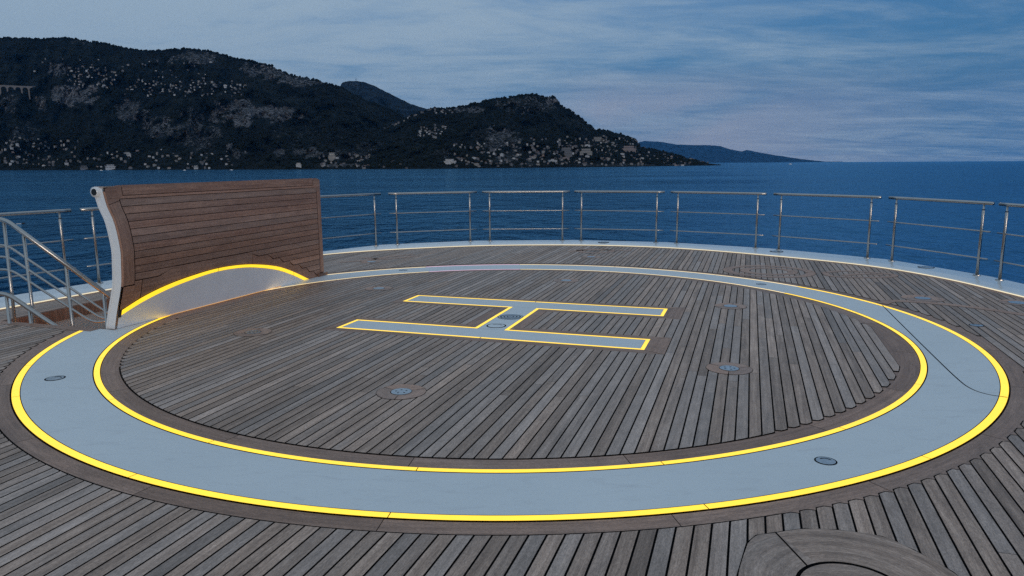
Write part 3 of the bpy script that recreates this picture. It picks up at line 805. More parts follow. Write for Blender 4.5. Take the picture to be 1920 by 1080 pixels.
# glowing arc in three lengths, standing slightly proud
for t0, t1 in ((-1.53, -.083), (-.077, 1.547), (1.553, 1.93)):
    mb = MB(); n_ = 24
    for i in range(n_):
        a, b = t0 + (t1 - t0) * i / n_, t0 + (t1 - t0) * (i + 1) / n_
        z = lambda fn, t: max(.002, fn(t))
        mb.face([SW(a, z(AB, a) + .004, .006), SW(b, z(AB, b) + .004, .006), SW(b, z(AT, b) - .001, .006), SW(a, z(AT, a) - .001, .006)])
        mb.face([SW(a, z(AB, a) + .004, -.003), SW(b, z(AB, b) + .004, -.003), SW(b, z(AB, b) + .004, .006), SW(a, z(AB, a) + .004, .006)])
    mb.build('light_strip', M_LED, screen, smooth=False)
mb = MB(); mb.box((-1.562, -.004, .125), (-1.532, .010, .205), lambda t, d, z: SW(t, z, d)); mb.build('end_block', M_BLACK, screen)
# painted plate under the arc
mb = MB(); n_ = 48
for i in range(n_):
    a, b = TL + (1.86 - TL) * i / n_, TL + (1.86 - TL) * (i + 1) / n_
    for j in range(5):
        P = lambda t, f: SW(t, max(.001, AB(t)) * f + .001, .0005)
        mb.face([P(a, j / 5), P(b, j / 5), P(b, (j + 1) / 5), P(a, (j + 1) / 5)])
mb.build('painted_plate', M_PLATE, screen, smooth=True)
mb = MB(); mb.box((2.17, .004, .0), (2.40, .028, .045), lambda t, d, z: SW(t, z, d), tint=(.1, .1)); mb.build('foot_block', M_SCREEN, screen)
mb = MB(); mb.box((-1.0, .001, .0015), (1.25, .006, .007), lambda t, d, z: SW(t, z, d)); mb.build('foot_light', M_LEDF, screen)

# ------------------------------------------------------------------ guard rails
cum = [0]
for a, b in zip(PC, PC[1:]): cum.append(cum[-1] + (b - a).length)
def pc_at(s):
    s = min(max(s, 0), cum[-1])
    for i in range(len(cum) - 1):
        if s <= cum[i + 1]: return PC[i].lerp(PC[i + 1], (s - cum[i]) / (cum[i + 1] - cum[i]))
    return PC[-1]
RAILZ = .05
def rail_section(i0, i1, label):
    s0, s1 = cum[i0 * 10], cum[i1 * 10]
    p0 = PC[i0 * 10]
    o = empty('guard_rail', (p0.x, p0.y, RAILZ)); tag(o, label, 'guard rail', 'polished steel rail sections round the bow')
    n_ = 10
    def path(z, ex): return [(pc_at(s0 - ex + (s1 - s0 + 2 * ex) * k_ / n_) - Vector((p0.x, p0.y, 0))) + Vector((0, 0, z)) for k_ in range(n_ + 1)]
    mb = MB(); mb.tube(path(1.045, .155), .0245, 14); mb.build('top_rail', M_STEEL, o, smooth=True)
    for z in (.645, .255):
        mb = MB(); mb.tube(path(z, .15), .0098, 8); mb.build('mid_rail', M_STEEL, o, smooth=True)
    for s in (s0, s1):
        q = pc_at(s) - Vector((p0.x, p0.y, 0))
        mb = MB(); mb.tube([q, q + Vector((0, 0, .93)), q + Vector((0, 0, .945)), q + Vector((0, 0, 1.03))], [.0205, .0205, .013, .013], 12); po = mb.build('post', M_STEEL, o, smooth=True)
        mb = MB(); mb.lathe([(.0205, .012), (.05, .010), (.052, 0)], 16, q); mb.build('base_flange', M_STEEL, po, smooth=False)
        mb = MB(); mb.tube([q + Vector((0, 0, .945)), q + Vector((0, 0, .957))], .0215, 12); mb.build('collar', M_BLACK, po)
rl = ['leftmost rail section, crossing behind the stair handrail', 'rail section running behind the left end of the teak screen', 'rail section wholly behind the teak screen', 'rail section coming out from the right end of the teak screen',
      'first complete rail section right of the teak screen', 'second complete rail section right of the teak screen', 'rail section in front of the cape end village, third clear of the screen', 'rail section fourth clear of the teak screen, below the last headland',
      'rail section fifth clear of the teak screen, below the open horizon', 'last complete rail section at the right', 'rail section cut off by the right picture edge']
pairs = [(4, 5), (6, 7), (8, 9), None, (11, 12), (13, 14), (15, 16), (17, 18), (19, 20), (21, 22), (23, 24)]
# the section ending beside the screen starts behind it
rail_section(4, 5, rl[0]); rail_section(6, 7, rl[1])
rail_section(8, 10, rl[3])
for i in range(4, 11): rail_section(*pairs[i], rl[i])

# ------------------------------------------------------------------ sea
def sea_mat():
    m, nt, b = newmat('sea_water')
    tc = N(nt, 'ShaderNodeTexCoord')
    def nz(sx_, sy_, sc, det, rot=0.0, rgh=.55):
        mp = N(nt, 'ShaderNodeMapping'); mp.inputs['Scale'].default_value = (sx_, sy_, 1); mp.inputs['Rotation'].default_value = (0, 0, rot)
        L(nt, tc.outputs['Object'], mp.inputs['Vector'])
        n_ = N(nt, 'ShaderNodeTexNoise', Scale=sc, Detail=det, Roughness=rgh, Distortion=.4); L(nt, mp.outputs[0], n_.inputs['Vector']); return n_.outputs['Fac']
    a = nz(1, .7, .16, 3.0, .2); c = nz(1, .42, .55, 5.0, -.1); d = nz(1, .8, 3.0, 2.0); big = nz(1, 2.5, .006, 3.0, .15)
    h_ = math_n(nt, 'ADD', math_n(nt, 'MULTIPLY', a, 1.6), math_n(nt, 'ADD', math_n(nt, 'MULTIPLY', c, .55), math_n(nt, 'MULTIPLY', d, .10)))
    bp = N(nt, 'ShaderNodeBump', Strength=1.0, Distance=1.2); L(nt, h_, bp.inputs['Height']); nt.nodes.remove(b)
    df = N(nt, 'ShaderNodeBsdfDiffuse'); gl = N(nt, 'ShaderNodeBsdfGlossy'); fr = N(nt, 'ShaderNodeFresnel', IOR=1.34); mx = N(nt, 'ShaderNodeMixShader')
    L(nt, ramp(nt, big, [(.35, (.005, .052, .14)), (.65, (.009, .085, .205))]), df.inputs['Color'])
    gl.inputs['Color'].default_value = (.32, .66, .92, 1); L(nt, ramp(nt, big, [(.35, .05), (.65, .12)]), gl.inputs['Roughness'])
    for q in (df, gl, fr): L(nt, bp.outputs[0], q.inputs['Normal'])
    L(nt, fr.outputs[0], mx.inputs[0]); L(nt, df.outputs[0], mx.inputs[1]); L(nt, gl.outputs[0], mx.inputs[2])
    L(nt, mx.outputs[0], [n_ for n_ in nt.nodes if n_.type == 'OUTPUT_MATERIAL'][0].inputs[0])
    return m
mb = MB(); n_ = 160; RS = 27000
for i in range(n_):
    a, b = 2 * math.pi * i / n_, 2 * math.pi * (i + 1) / n_
    rr = [0.01, 40, 200, 800, 2500, 7000, 15000, RS]
    for r0, r1 in zip(rr, rr[1:]):
        mb.face([(r0 * math.cos(a), r0 * math.sin(a), SEA_Z), (r1 * math.cos(a), r1 * math.sin(a), SEA_Z), (r1 * math.cos(b), r1 * math.sin(b), SEA_Z), (r0 * math.cos(b), r0 * math.sin(b), SEA_Z)])
tag(mb.build('sea', sea_mat()), 'dark blue rippled sea out to the horizon', 'sea', kind='structure')

# ------------------------------------------------------------------ hills
def hill_mat(name, veg, rock, speck=1.0):
    m, nt, b = newmat(name)
    tc = N(nt, 'ShaderNodeTexCoord'); at = N(nt, 'ShaderNodeAttribute'); at.attribute_name = 'rock'
    def nz(sx_, sz_, sc, det, rgh=.6):
        mp = N(nt, 'ShaderNodeMapping'); mp.inputs['Scale'].default_value = (sx_, sx_, sz_); L(nt, tc.outputs['Object'], mp.inputs['Vector'])
        n_ = N(nt, 'ShaderNodeTexNoise', Scale=sc, Detail=det, Roughness=rgh, Distortion=.3); L(nt, mp.outputs[0], n_.inputs['Vector']); return n_.outputs['Fac']
    streak = nz(1, .38, .085, 6.0, .8); patch_ = nz(1, 1, .007, 5.0); fine = nz(1, .6, .10, 3.0, .7)
    sN = ramp(nt, streak, [(.40, 0.0), (.60, 1.0)]); fN = ramp(nt, fine, [(.38, 0.0), (.62, 1.0)])
    score = math_n(nt, 'ADD', math_n(nt, 'MULTIPLY', sN, .55), math_n(nt, 'MULTIPLY', fN, .45))
    thr = math_n(nt, 'SUBTRACT', math_n(nt, 'SUBTRACT', 1.17, math_n(nt, 'MULTIPLY', at.outputs['Fac'], .70)), math_n(nt, 'MULTIPLY', patch_, .34))
    mask = math_n(nt, 'MULTIPLY', math_n(nt, 'SUBTRACT', score, thr), 4.5, True)
    vg = ramp(nt, fine, [(.3, tuple(c * .5 for c in veg)), (.7, tuple(c * 1.4 for c in veg))])
    vg = mix(nt, 1.0, vg, ramp(nt, patch_, [(.35, .45), (.65, 1.9)]), 'MULTIPLY')
    rk = ramp(nt, fine, [(.40, tuple(c * .25 for c in rock)), (.60, rock)])
    L(nt, mix(nt, mask, vg, rk), b.inputs['Base Color']); b.inputs['Roughness'].default_value = .95; b.inputs['Specular IOR Level'].default_value = .05
    bp = N(nt, 'ShaderNodeBump', Strength=1.0, Distance=14.0); L(nt, math_n(nt, 'ADD', math_n(nt, 'MULTIPLY', patch_, 7.0), math_n(nt, 'ADD', streak, math_n(nt, 'MULTIPLY', fine, .4))), bp.inputs['Height']); L(nt, bp.outputs[0], b.inputs['Normal'])
    return m
HILLS = {}
def pl(P, x):
    if x <= P[0][0]: return P[0][1]
    for (a, b), (c, d) in zip(P, P[1:]):
        if x <= c: return b + (d - b) * (x - a) / (c - a)
    return P[-1][1]
def terrain(name, label, sil, shore, depth, mat, patches, step=2.5, rows=90, rough=.10, jag=1.0, seed=0.0, shelf=None):
    x0, x1 = sil[0][0], sil[-1][0]; nc = int((x1 - x0) / step); vs = []; rk = []; grid = []
    for i in range(nc + 1):
        px = x0 + (x1 - x0) * i / nc; ys = pl(shore, px); yt = pl(sil, px)
        yt += jag * (noise.noise(Vector((px * .11, seed, 0))) * 1.6 + noise.noise(Vector((px * .35, seed + 9, 0))) * 1.0)
        yt = min(yt, ys - .8)
        D0 = math.hypot(*(on_level(px, ys, SEA_Z) - CAM).xy)
        edge = min(1.0, (ys - yt) / 25.0)
        row = []
        for j in range(rows + 4):
            s = j / rows
            if s <= 1:
                py = ys + (yt - ys) * s
                ps = s + rough * edge * (noise.fractal(Vector((px * .012, s * 3.0, seed)), 1.0, 2.0, 5) + .6 * noise.fractal(Vector((px * .05, s * 9.0, seed + 4)), 1.0, 2.0, 4)) * min(1, s * 6) * min(1, (1 - s) * 8 + .05)
                D = D0 + depth * edge * max(0.0, ps) ** .85
                P = bearing(px, py, D)
                if j == 0: P.z = SEA_Z - 1.0
            else:
                k_ = (j - rows) / 3.0; P = bearing(px, yt, D0 + depth * edge * (1 + .35 * k_)); P.z = P.z * (1 - k_) + (SEA_Z - 2) * k_; py = yt
            r_ = 0
            for (cx_, cy_, rx, ry, st) in patches:
                q = ((px - cx_) / rx) ** 2 + ((py - cy_) / ry) ** 2
                q += 1.5 * noise.fractal(Vector((px * .05 + py * .03, py * .07, seed)), .8, 2.1, 6)
                if q < 1.5: r_ = max(r_, st * min(1, (1.5 - q) / .7))
            row.append(len(vs)); vs.append(P); rk.append(r_)
        grid.append(row)
    fs = []
    for i in range(nc):
        for j in range(rows + 3): fs.append((grid[i][j], grid[i + 1][j], grid[i + 1][j + 1], grid[i][j + 1]))
    me = bpy.data.meshes.new(name); me.from_pydata([tuple(v) for v in vs], [], fs)
    a = me.attributes.new('rock', 'FLOAT', 'POINT')
    for i, r_ in enumerate(rk): a.data[i].value = r_
    for p in me.polygons: p.use_smooth = True
    me.materials.append(mat)
    o = bpy.data.objects.new(name, me); COL.objects.link(o); tag(o, label, 'hill', kind='structure')
    def find(px, py):
        i = min(nc, max(0, int(round((px - x0) / (x1 - x0) * nc))))
        ys = pl(shore, px); yt = pl(sil, px); s = (ys - py) / max(.1, ys - yt)
        j = min(rows, max(1, int(round(s * rows))))
        return vs[grid[i][j]], rk[grid[i][j]]
    HILLS[name] = find
    return o
SHORE = [(-1500, 330), (-300, 320.6), (0, 319.3), (640, 317.6), (800, 317), (960, 314.8), (1160, 313), (1350, 310)]
sil_left = [(-1500, 318), (-1200, 250), (-900, 170), (-600, 100), (-400, 70), (-260, 60), (-100, 70), (0, 72), (30, 72), (60, 74), (100, 73), (145, 73), (160, 77), (200, 83), (230, 90), (265, 95), (300, 96), (330, 93), (345, 92), (390, 95), (405, 100), (440, 110), (470, 115), (510, 124),
            (540, 140), (560, 143), (590, 150), (620, 159), (640, 164), (683, 190), (710, 198), (747, 213), (767, 232), (777, 257), (800, 288), (830, 308), (860, 315.5)]
rock_left = [(140, 178, 38, 18, .9), (115, 131, 24, 12, .8), (245, 204, 30, 22, .75), (75, 192, 14, 14, .6), (15, 197, 22, 18, .5), (45, 246, 24, 18, .5), (300, 240, 34, 18, .7), (365, 245, 42, 34, .6), (398, 225, 16, 8, .8), (440, 212, 40, 24, .9), (500, 214, 55, 13, .9),
             (429, 274, 10, 6, .9), (454, 287, 16, 10, .7), (525, 287, 11, 8, .8), (575, 286, 26, 9, .8), (570, 255, 70, 26, .35), (363, 108, 44, 12, .7), (505, 131, 46, 14, .75), (575, 152, 42, 10, .75), (750, 247, 22, 16, .7), (715, 278, 55, 14, .45), (640, 290, 60, 10, .5), (640, 310, 40, 3, .8), (150, 78, 26, 4, .5)]
VEG = (.012, .015, .014)
M_HILL = hill_mat('scrub_and_rock', VEG, (.29, .28, .295))
terrain('left_hills', 'tall dark mountainside with pale cliffs along the left shore', sil_left, SHORE, 1700, M_HILL, rock_left, seed=1.3)
sil_mid = [(560, 230), (600, 200), (637, 164), (641, 155), (655, 151.5), (680, 153), (700, 160), (730, 175), (770, 195), (800, 204), (850, 212), (900, 225)]
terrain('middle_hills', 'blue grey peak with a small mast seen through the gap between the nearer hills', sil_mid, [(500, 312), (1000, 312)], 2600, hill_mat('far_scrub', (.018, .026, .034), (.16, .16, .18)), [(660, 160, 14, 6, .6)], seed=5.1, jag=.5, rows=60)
sil_cape = [(640, 300), (690, 262), (730, 240), (765, 222), (790, 211), (810, 205), (845, 203.5), (880, 197), (910, 190), (950, 183), (975, 180), (1000, 177), (1020, 182), (1040, 181), (1048, 188), (1050, 197), (1068, 208), (1085, 218), (1105, 235), (1118, 244),
            (1140, 247), (1165, 253), (1190, 261), (1198, 269), (1202, 277), (1225, 280), (1260, 288), (1290, 298), (1310, 304), (1335, 307), (1352, 309)]
rock_cape = [(877, 206, 34, 5, .8), (990, 196, 58, 16, .5), (1037, 189, 13, 9, 1.0), (938, 262, 30, 20, .8), (895, 250, 20, 10, .4), (1010, 230, 60, 12, .25), (960, 295, 40, 16, .5), (830, 290, 16, 10, .5), (1090, 232, 24, 14, .35), (1150, 309, 150, 2.0, .5)]
terrain('cape_hills', 'dark headland rising to a blunt cliff topped summit above the cape', sil_cape, SHORE, 1100, hill_mat('cape_scrub', VEG, (.29, .28, .295)), rock_cape, seed=8.7, rows=80)
sil_far = [(1100, 276), (1160, 270), (1195, 268), (1207, 264), (1240, 266), (1270, 271), (1300, 272), (1330, 272), (1350, 274), (1370, 280), (1392, 284), (1400, 281), (1430, 287), (1460, 292), (1500, 298), (1525, 300.5), (1545, 303), (1580, 304)]
terrain('far_hills', 'faint blue coast hills on the horizon right of the headland', sil_far, [(1050, 306.8), (1600, 303.65)], 2500, hill_mat('haze_tinted_scrub', (.022, .045, .08), (.10, .11, .13)), [], seed=3.3, jag=.35, rows=40, rough=.06)  # scrub colour shifted to blue: part of the distance haze is painted in

# woods: crowns along ridges and slopes, one mass
def crown(mb, P, r_, h_):
    n_ = 6; a0 = random.random() * 6
    base = len(mb.v)
    for z, q in ((0, .45), (.35, 1.0), (.72, .75)):
        for k_ in range(n_):
            a = a0 + 2 * math.pi * k_ / n_; j = r_ * q * random.uniform(.7, 1.25)
            mb.v.append((P.x + math.cos(a) * j, P.y + math.sin(a) * j, P.z + h_ * (z + random.uniform(-.08, .08))))
    mb.v.append((P.x, P.y, P.z + h_)); top_ = base + 18
    for l in range(2):
        for k_ in range(n_):
            q = base + l * n_
            mb.f.append([q + k_, q + (k_ + 1) % n_, q + n_ + (k_ + 1) % n_, q + n_ + k_]); mb.uv.append([(0, 0)] * 4); mb.t.append((random.random(), .5)); mb.mi.append(0)
    for k_ in range(n_):
        mb.f.append([base + 12 + k_, base + 12 + (k_ + 1) % n_, top_]); mb.uv.append([(0, 0)] * 3); mb.t.append((random.random(), .5)); mb.mi.append(0)
def woods_on(hname, sil, shore, count, ridge, label, size):
    find = HILLS[hname]; mb = MB(); x0, x1 = max(-30, sil[0][0]), sil[-1][0] - 12
    for i in range(count):
        px = random.uniform(x0, x1); ys, yt = pl(shore, px), pl(sil, px)
        if ys - yt < 5: continue
        py = yt + (0.3 if i < ridge else random.random() * (ys - yt - 3) + 1)
        P, r_ = find(px, py)
        if r_ > .35 and i >= ridge: continue
        if i < ridge and random.random() < r_ * .8: continue
        s_ = random.uniform(.5, 1.2) * size
        if i < ridge: s_ *= random.choice((.55, .8, 1.1)) 
        crown(mb, P - Vector((0, 0, s_ * .25)), s_ * .62, s_ * random.uniform(.8, 1.15))
    o = mb.build('woods', M_LEAF); tag(o, label, 'woods', kind='stuff')
M_LEAF = simple('dark_foliage', (.011, .015, .013), .95, spec=.05, nscale=.2, namt=.5)
woods_on('left_hills', sil_left, SHORE, 6500, 1300, 'dark scrub woods covering the left mountainside', 8.5)
woods_on('cape_hills', sil_cape, SHORE, 4200, 800, 'dark woods covering the headland and its cape', 8)
mb = MB(); P = HILLS['middle_hills'](668, 153)[0]
o = empty('radio_mast', tuple(P)); tag(o, 'tiny radio mast on the summit of the blue peak', 'mast')
mb.tube([(0, 0, -5), (0, 0, 26)], [1.6, .8], 6); mb.build('tower', M_BLACK, o); mb = MB(); mb.box((-3, -3, 8), (3, 3, 12)); mb.build('platform', M_BLACK, o)

# ------------------------------------------------------------------ viaduct
via = MB()
vd = [(HILLS['left_hills'](q, 163)[0] - CAM).xy.length for q in range(-40, 72, 6)]
va, vb = bearing(-42, 159.5, min(vd) + 20), bearing(66, 160.5, min(vd) + 20)
dv = (vb - va); dv.z = 0; LV = dv.length; dv.normalize()
top_z = (va.z + vb.z) / 2
vo = empty('viaduct', (va.x, va.y, top_z), math.atan2(dv.y, dv.x)); tag(vo, 'pale stone viaduct with tall arches high on the left mountainside', 'viaduct')
off = 0
mb = MB(); mb.box((0, off - 4, -5), (LV, off + 4, 0)); 
nA = 8; aw = LV / nA
for i in range(nA):
    for k_ in range(10):
        a0, a1 = math.pi * k_ / 10, math.pi * (k_ + 1) / 10; c_ = aw * (i + .5); rw = aw * .5 - 2.3
        x0_, z0_ = c_ - rw * math.cos(a0), rw * math.sin(a0) - rw - 5; x1_, z1_ = c_ - rw * math.cos(a1), rw * math.sin(a1) - rw - 5
        mb.face([(x0_, off - 3.8, z0_), (x1_, off - 3.8, z1_), (x1_, off - 3.8, -5), (x0_, off - 3.8, -5)]); mb.face([(x0_, off - 3.8, z0_), (x1_, off - 3.8, z1_), (x1_, off + 3.8, z1_), (x0_, off + 3.8, z0_)])
M_STONE = simple('pale_stone', (.20, .185, .18), .9, nscale=.2, namt=.25)
mb.build('arch_deck', M_STONE, vo)
for i in range(nA + 1):
    mb = MB(); mb.box((aw * i - 2.3, off - 3.6, -48), (aw * i + 2.3, off + 3.6, -5)); mb.build('pier', M_STONE, vo)

# ------------------------------------------------------------------ houses
M_ROOF = simple('clay_roof', (.16, .09, .07), .9, nscale=.5)
def wallmat(n, c): return simple(n, c, .8, nscale=.3, namt=.12)
W = [wallmat('white_render', (.46, .47, .49)), wallmat('cream_render', (.27, .265, .26)), wallmat('pink_render', (.26, .215, .215)), wallmat('grey_render', (.14, .145, .16))]
M_WIN = simple('dark_window', (.01, .012, .016), .2)
def house_mesh(w_, d_, h_, wall, flat):
    mb = MB(); mb.box((-w_ / 2, -d_ / 2, -6), (w_ / 2, d_ / 2, h_))
    if flat:
        mb.box((-w_ / 2 - .3, -d_ / 2 - .3, h_), (w_ / 2 + .3, d_ / 2 + .3, h_ + .5), mi=0); mb.box((-w_ * .2, -d_ * .2, h_ + .5), (w_ * .15, d_ * .2, h_ + 2.4), mi=0)
    else:
        e = .5; a, b = w_ / 2 + e, d_ / 2 + e; hr = h_ + min(w_, d_) * .22; r_ = w_ * .2
        v = [(-a, -b, h_), (a, -b, h_), (a, b, h_), (-a, b, h_)]; t_ = [(-r_, 0, hr), (r_, 0, hr)]
        mb.face([v[0], v[1], t_[1], t_[0]], mi=1); mb.face([v[2], v[3], t_[0], t_[1]], mi=1); mb.face([v[1], v[2], t_[1]], mi=1); mb.face([v[3], v[0], t_[0]], mi=1)
    nf = max(1, int(h_ / 3)); nw = max(2, int(w_ / 3.2))
    for f in range(nf):
        for k_ in range(nw):
            x = -w_ / 2 + w_ * (k_ + .5) / nw; z = h_ * (f + .3) / nf
            mb.face([(x - .6, -d_ / 2 - .02, z), (x + .6, -d_ / 2 - .02, z), (x + .6, -d_ / 2 - .02, z + 1.5), (x - .6, -d_ / 2 - .02, z + 1.5)], mi=2)
    o = mb.build('hillside_house', [wall, M_ROOF, M_WIN]); me = o.data; bpy.data.objects.remove(o); return me
HM = [house_mesh(11, 9, 6, W[0], False), house_mesh(14, 9, 7, W[1], False), house_mesh(9, 8, 8, W[0], True), house_mesh(18, 10, 9, W[2], True), house_mesh(12, 10, 5, W[3], False), house_mesh(22, 11, 7, W[0], True), house_mesh(8, 8, 6, W[1], False)]
def cluster(hname, x0, x1, ya, yb, n_, label, group, sc=1.0, big=.15, slope=0.0):
    find = HILLS[hname]
    for i in range(n_):
        px = random.uniform(x0, x1); py = random.uniform(ya, yb) + slope * (px - x0)
        P, _ = find(px, py)
        o = bpy.data.objects.new('hillside_house', random.choice(HM + HM[4:5] * 3)); COL.objects.link(o)
        o.location = P + Vector((0, 0, 1.0)) + (CAM - P).normalized() * 5
        face = math.atan2(P.x - CAM.x, P.y - CAM.y)
        o.rotation_euler = (0, 0, -face + random.uniform(-.5, .5))
        s_ = .47 * sc * random.uniform(.6, 1.15) * (1.6 if random.random() < big else 1); o.scale = (s_ * 1.15, s_, s_ * random.uniform(.6, .9))
        tag(o, label, 'house', group)
cluster('left_hills', 130, 205, 127, 160, 26, 'small pale house packed in the old village on the crag above the left cliffs', 'houses of the crag village', .8)
cluster('left_hills', 240, 450, 152, 176, 48, 'small pale house in the long hillside suburb below the left ridge', 'houses of the long hillside suburb', .85, slope=.02)
cluster('left_hills', 150, 400, 112, 148, 22, 'scattered pale house high under the left ridge above the suburb', 'houses scattered under the left ridge', .85)
cluster('left_hills', 0, 130, 264, 312, 26, 'pale house among trees on the low slope at the far left shore', 'houses on the far left shore slope', .8)
cluster('left_hills', 150, 440, 280, 316, 20, 'pale house near the water below the left cliffs', 'houses below the left cliffs', .7)
cluster('left_hills', 690, 850, 292, 314, 30, 'pale house by the water where the left mountain meets the headland', 'houses at the foot of the valley', .75)
cluster('cape_hills', 786, 836, 236, 254, 13, 'pale house of the little cluster halfway up the valley', 'houses halfway up the valley', .9)
cluster('cape_hills', 860, 1010, 268, 311, 32, 'pale house under the grey cliff left of the cape resort', 'houses under the headland cliff', .9)
cluster('cape_hills', 1000, 1200, 262, 309, 62, 'pale house of the crowded resort on the slope of the cape', 'houses of the cape resort', 1.0, .3)
cluster('cape_hills', 1200, 1310, 286, 307, 18, 'pale house among trees toward the low tip of the cape', 'houses near the cape tip', .95, slope=.09)
cluster('cape_hills', 745, 850, 205, 212, 8, 'tiny pale house on the saddle below the blue peak', 'houses on the saddle', .7)
# beyond the three hundred that show largest: the tiny rest of the towns as one mass
def town_rest(hname, label, specs):
    find = HILLS[hname]; mb = MB()
    for x0, x1, ya, yb, n_ in specs:
        for i in range(n_):
            P, _ = find(random.uniform(x0, x1), random.uniform(ya, yb)); P = P + (CAM - P).normalized() * 6
            w_, d_, h_ = random.uniform(3, 8), random.uniform(3, 6), random.uniform(2, 4.5); an = random.uniform(0, 3.1)
            rot = lambda x, y, z: (P.x + x * math.cos(an) - y * math.sin(an), P.y + x * math.sin(an) + y * math.cos(an), P.z + z)
            mi = random.choice((0, 1, 1, 3, 3, 3)); mb.box((-w_ / 2, -d_ / 2, -3), (w_ / 2, d_ / 2, h_), rot, mi=mi)
            mb.face([rot(-w_ / 2 - .3, -d_ / 2 - .3, h_ + .05), rot(w_ / 2 + .3, -d_ / 2 - .3, h_ + .05), rot(w_ * .2, 0, h_ + 1.2), rot(-w_ * .2, 0, h_ + 1.2)], mi=2)
            mb.face([rot(w_ / 2 + .3, d_ / 2 + .3, h_ + .05), rot(-w_ / 2 - .3, d_ / 2 + .3, h_ + .05), rot(-w_ * .2, 0, h_ + 1.2), rot(w_ * .2, 0, h_ + 1.2)], mi=2)
    tag(mb.build('town_houses', [W[0], W[1], M_ROOF, W[3]]), label, 'houses', kind='stuff')
town_rest('left_hills', 'scatter of tiny distant houses across the left mountainside and its shore', [(120, 210, 124, 166, 45), (230, 460, 150, 180, 60), (60, 400, 108, 150, 30), (0, 150, 260, 316, 60), (150, 460, 286, 317, 45), (600, 850, 290, 316, 70)])
town_rest('cape_hills', 'scatter of tiny distant houses across the headland and its cape', [(780, 840, 234, 258, 25), (850, 1010, 266, 313, 70), (990, 1210, 256, 311, 150), (1200, 1330, 284, 308, 40), (740, 850, 204, 214, 20)])
def waterfront(px, py, w_, h_, label, hname='left_hills', wall=W[0]):
    P, _ = HILLS[hname](px, py)
    o = empty('waterfront_building', tuple(P + (CAM - P).normalized() * 14), -math.atan2(P.x - CAM.x, P.y - CAM.y)); tag(o, label, 'building')
    mb = MB(); mb.box((-w_ / 2, -6, -6), (w_ / 2, 6, h_ * .55)); mb.box((-w_ * .36, -4.5, h_ * .55), (w_ * .36, 5, h_)); mb.build('wall', wall, o)
    mb = MB(); mb.box((-w_ / 2 - .6, -6.6, h_ * .55), (w_ / 2 + .6, 6.4, h_ * .55 + .5)); mb.box((-w_ * .36 - .5, -5, h_), (w_ * .36 + .5, 5.4, h_ + .5)); mb.build('roof', wall, o)
    nw = int(w_ / 3)
    for f, (hh, ww) in enumerate(((h_ * .2, .5), (h_ * .68, .36))):
        mb = MB()
        for k_ in range(nw):
            x = -w_ * ww + 2 * w_ * ww * (k_ + .5) / nw; y = -6.03 if f == 0 else -4.53
            mb.face([(x - .8, y, hh), (x + .8, y, hh), (x + .8, y, hh + 1.8), (x - .8, y, hh + 1.8)])
        mb.build('window', M_WIN, o)
waterfront(207, 316.0, 22, 9, 'bright white two storey house standing alone at the water below the left cliffs')
waterfront(158, 316.2, 16, 7, 'grey white low house left of the bright white one on the water', wall=W[3])
waterfront(238, 292, 20, 7, 'white villa above the shore right of the bright waterfront house')
waterfront(560, 312, 11, 7, 'small white house on the shore under the cliff centre left')
waterfront(368, 316.0, 9, 6, 'small white boathouse at the water in the middle of the left shore')
waterfront(622, 299, 17, 15, 'tall pale building with columns on the shore below the left cliffs', wall=W[1])
waterfront(1062, 292, 34, 22, 'large grey apartment block standing in the cape resort', 'cape_hills', W[3])
waterfront(1100, 290, 36, 16, 'wide cream hotel block in the middle of the cape resort', 'cape_hills', W[1])
waterfront(1178, 284, 46, 18, 'wide pinkish hotel block on the upper right of the cape resort', 'cape_hills', W[2])
waterfront(1120, 264, 48, 12, 'long pale terrace building at the top of the cape resort', 'cape_hills', W[1])
waterfront(842, 307, 24, 9, 'white villa on the shore at the foot of the valley', 'cape_hills')
# shore ledge of pale rock
# ------------------------------------------------------------------ boats and buoys
def boat(px, py, ln, label, group=None):
    P = on_level(px, py, SEA_Z); o = empty('motor_boat', tuple(P), random.uniform(-.3, .3)); tag(o, label, 'boat', group)
    mb = MB(); b = ln * .16
    sec = []
    for i in range(9):
        u = i / 8; wd = b * (1 - max(0, (u - .45) / .55) ** 2); x = -ln / 2 + ln * u
        sec.append([(x, -wd, ln * .13 + ln * .04 * u), (x, -wd * .7, -.1), (x, wd * .7, -.1), (x, wd, ln * .13 + ln * .04 * u)])
    for s0, s1 in zip(sec, sec[1:]):
        for k_ in range(3): mb.face([s0[k_], s1[k_], s1[k_ + 1], s0[k_ + 1]])
        mb.face([s0[3], s1[3], s1[0], s0[0]])
    mb.face(sec[0]); mb.build('hull', M_WHITE, o)
    mb = MB(); mb.box((-ln * .2, -b * .6, ln * .13), (ln * .15, b * .6, ln * .27)); mb.build('cabin', M_WHITE, o)
boat(1482, 308.3, 14, 'lone white motor boat on the open sea near the horizon')
boat(190, 319.9, 6, 'leftmost of three tiny white boats off the left shore')
boat(346, 319.6, 6, 'middle of three tiny white boats off the left shore')
boat(434, 319.2, 6, 'rightmost of three tiny white boats off the left shore')
P = on_level(44, 420, SEA_Z); bo = empty('mooring_buoy', tuple(P)); tag(bo, 'dark mooring buoy floating close to the yacht at the left rail', 'buoy')
mb = MB(); mb.lathe([(0, -.15), (.22, -.05), (.26, .08), (.18, .2), (0, .24)], 14); mb.build('float', M_BLACK, bo, smooth=True)
mb = MB(); mb.tube([(-1.2, 0, .02), (-.4, 0, .05)], .07, 6); mb.build('rope', M_WHITE, bo)

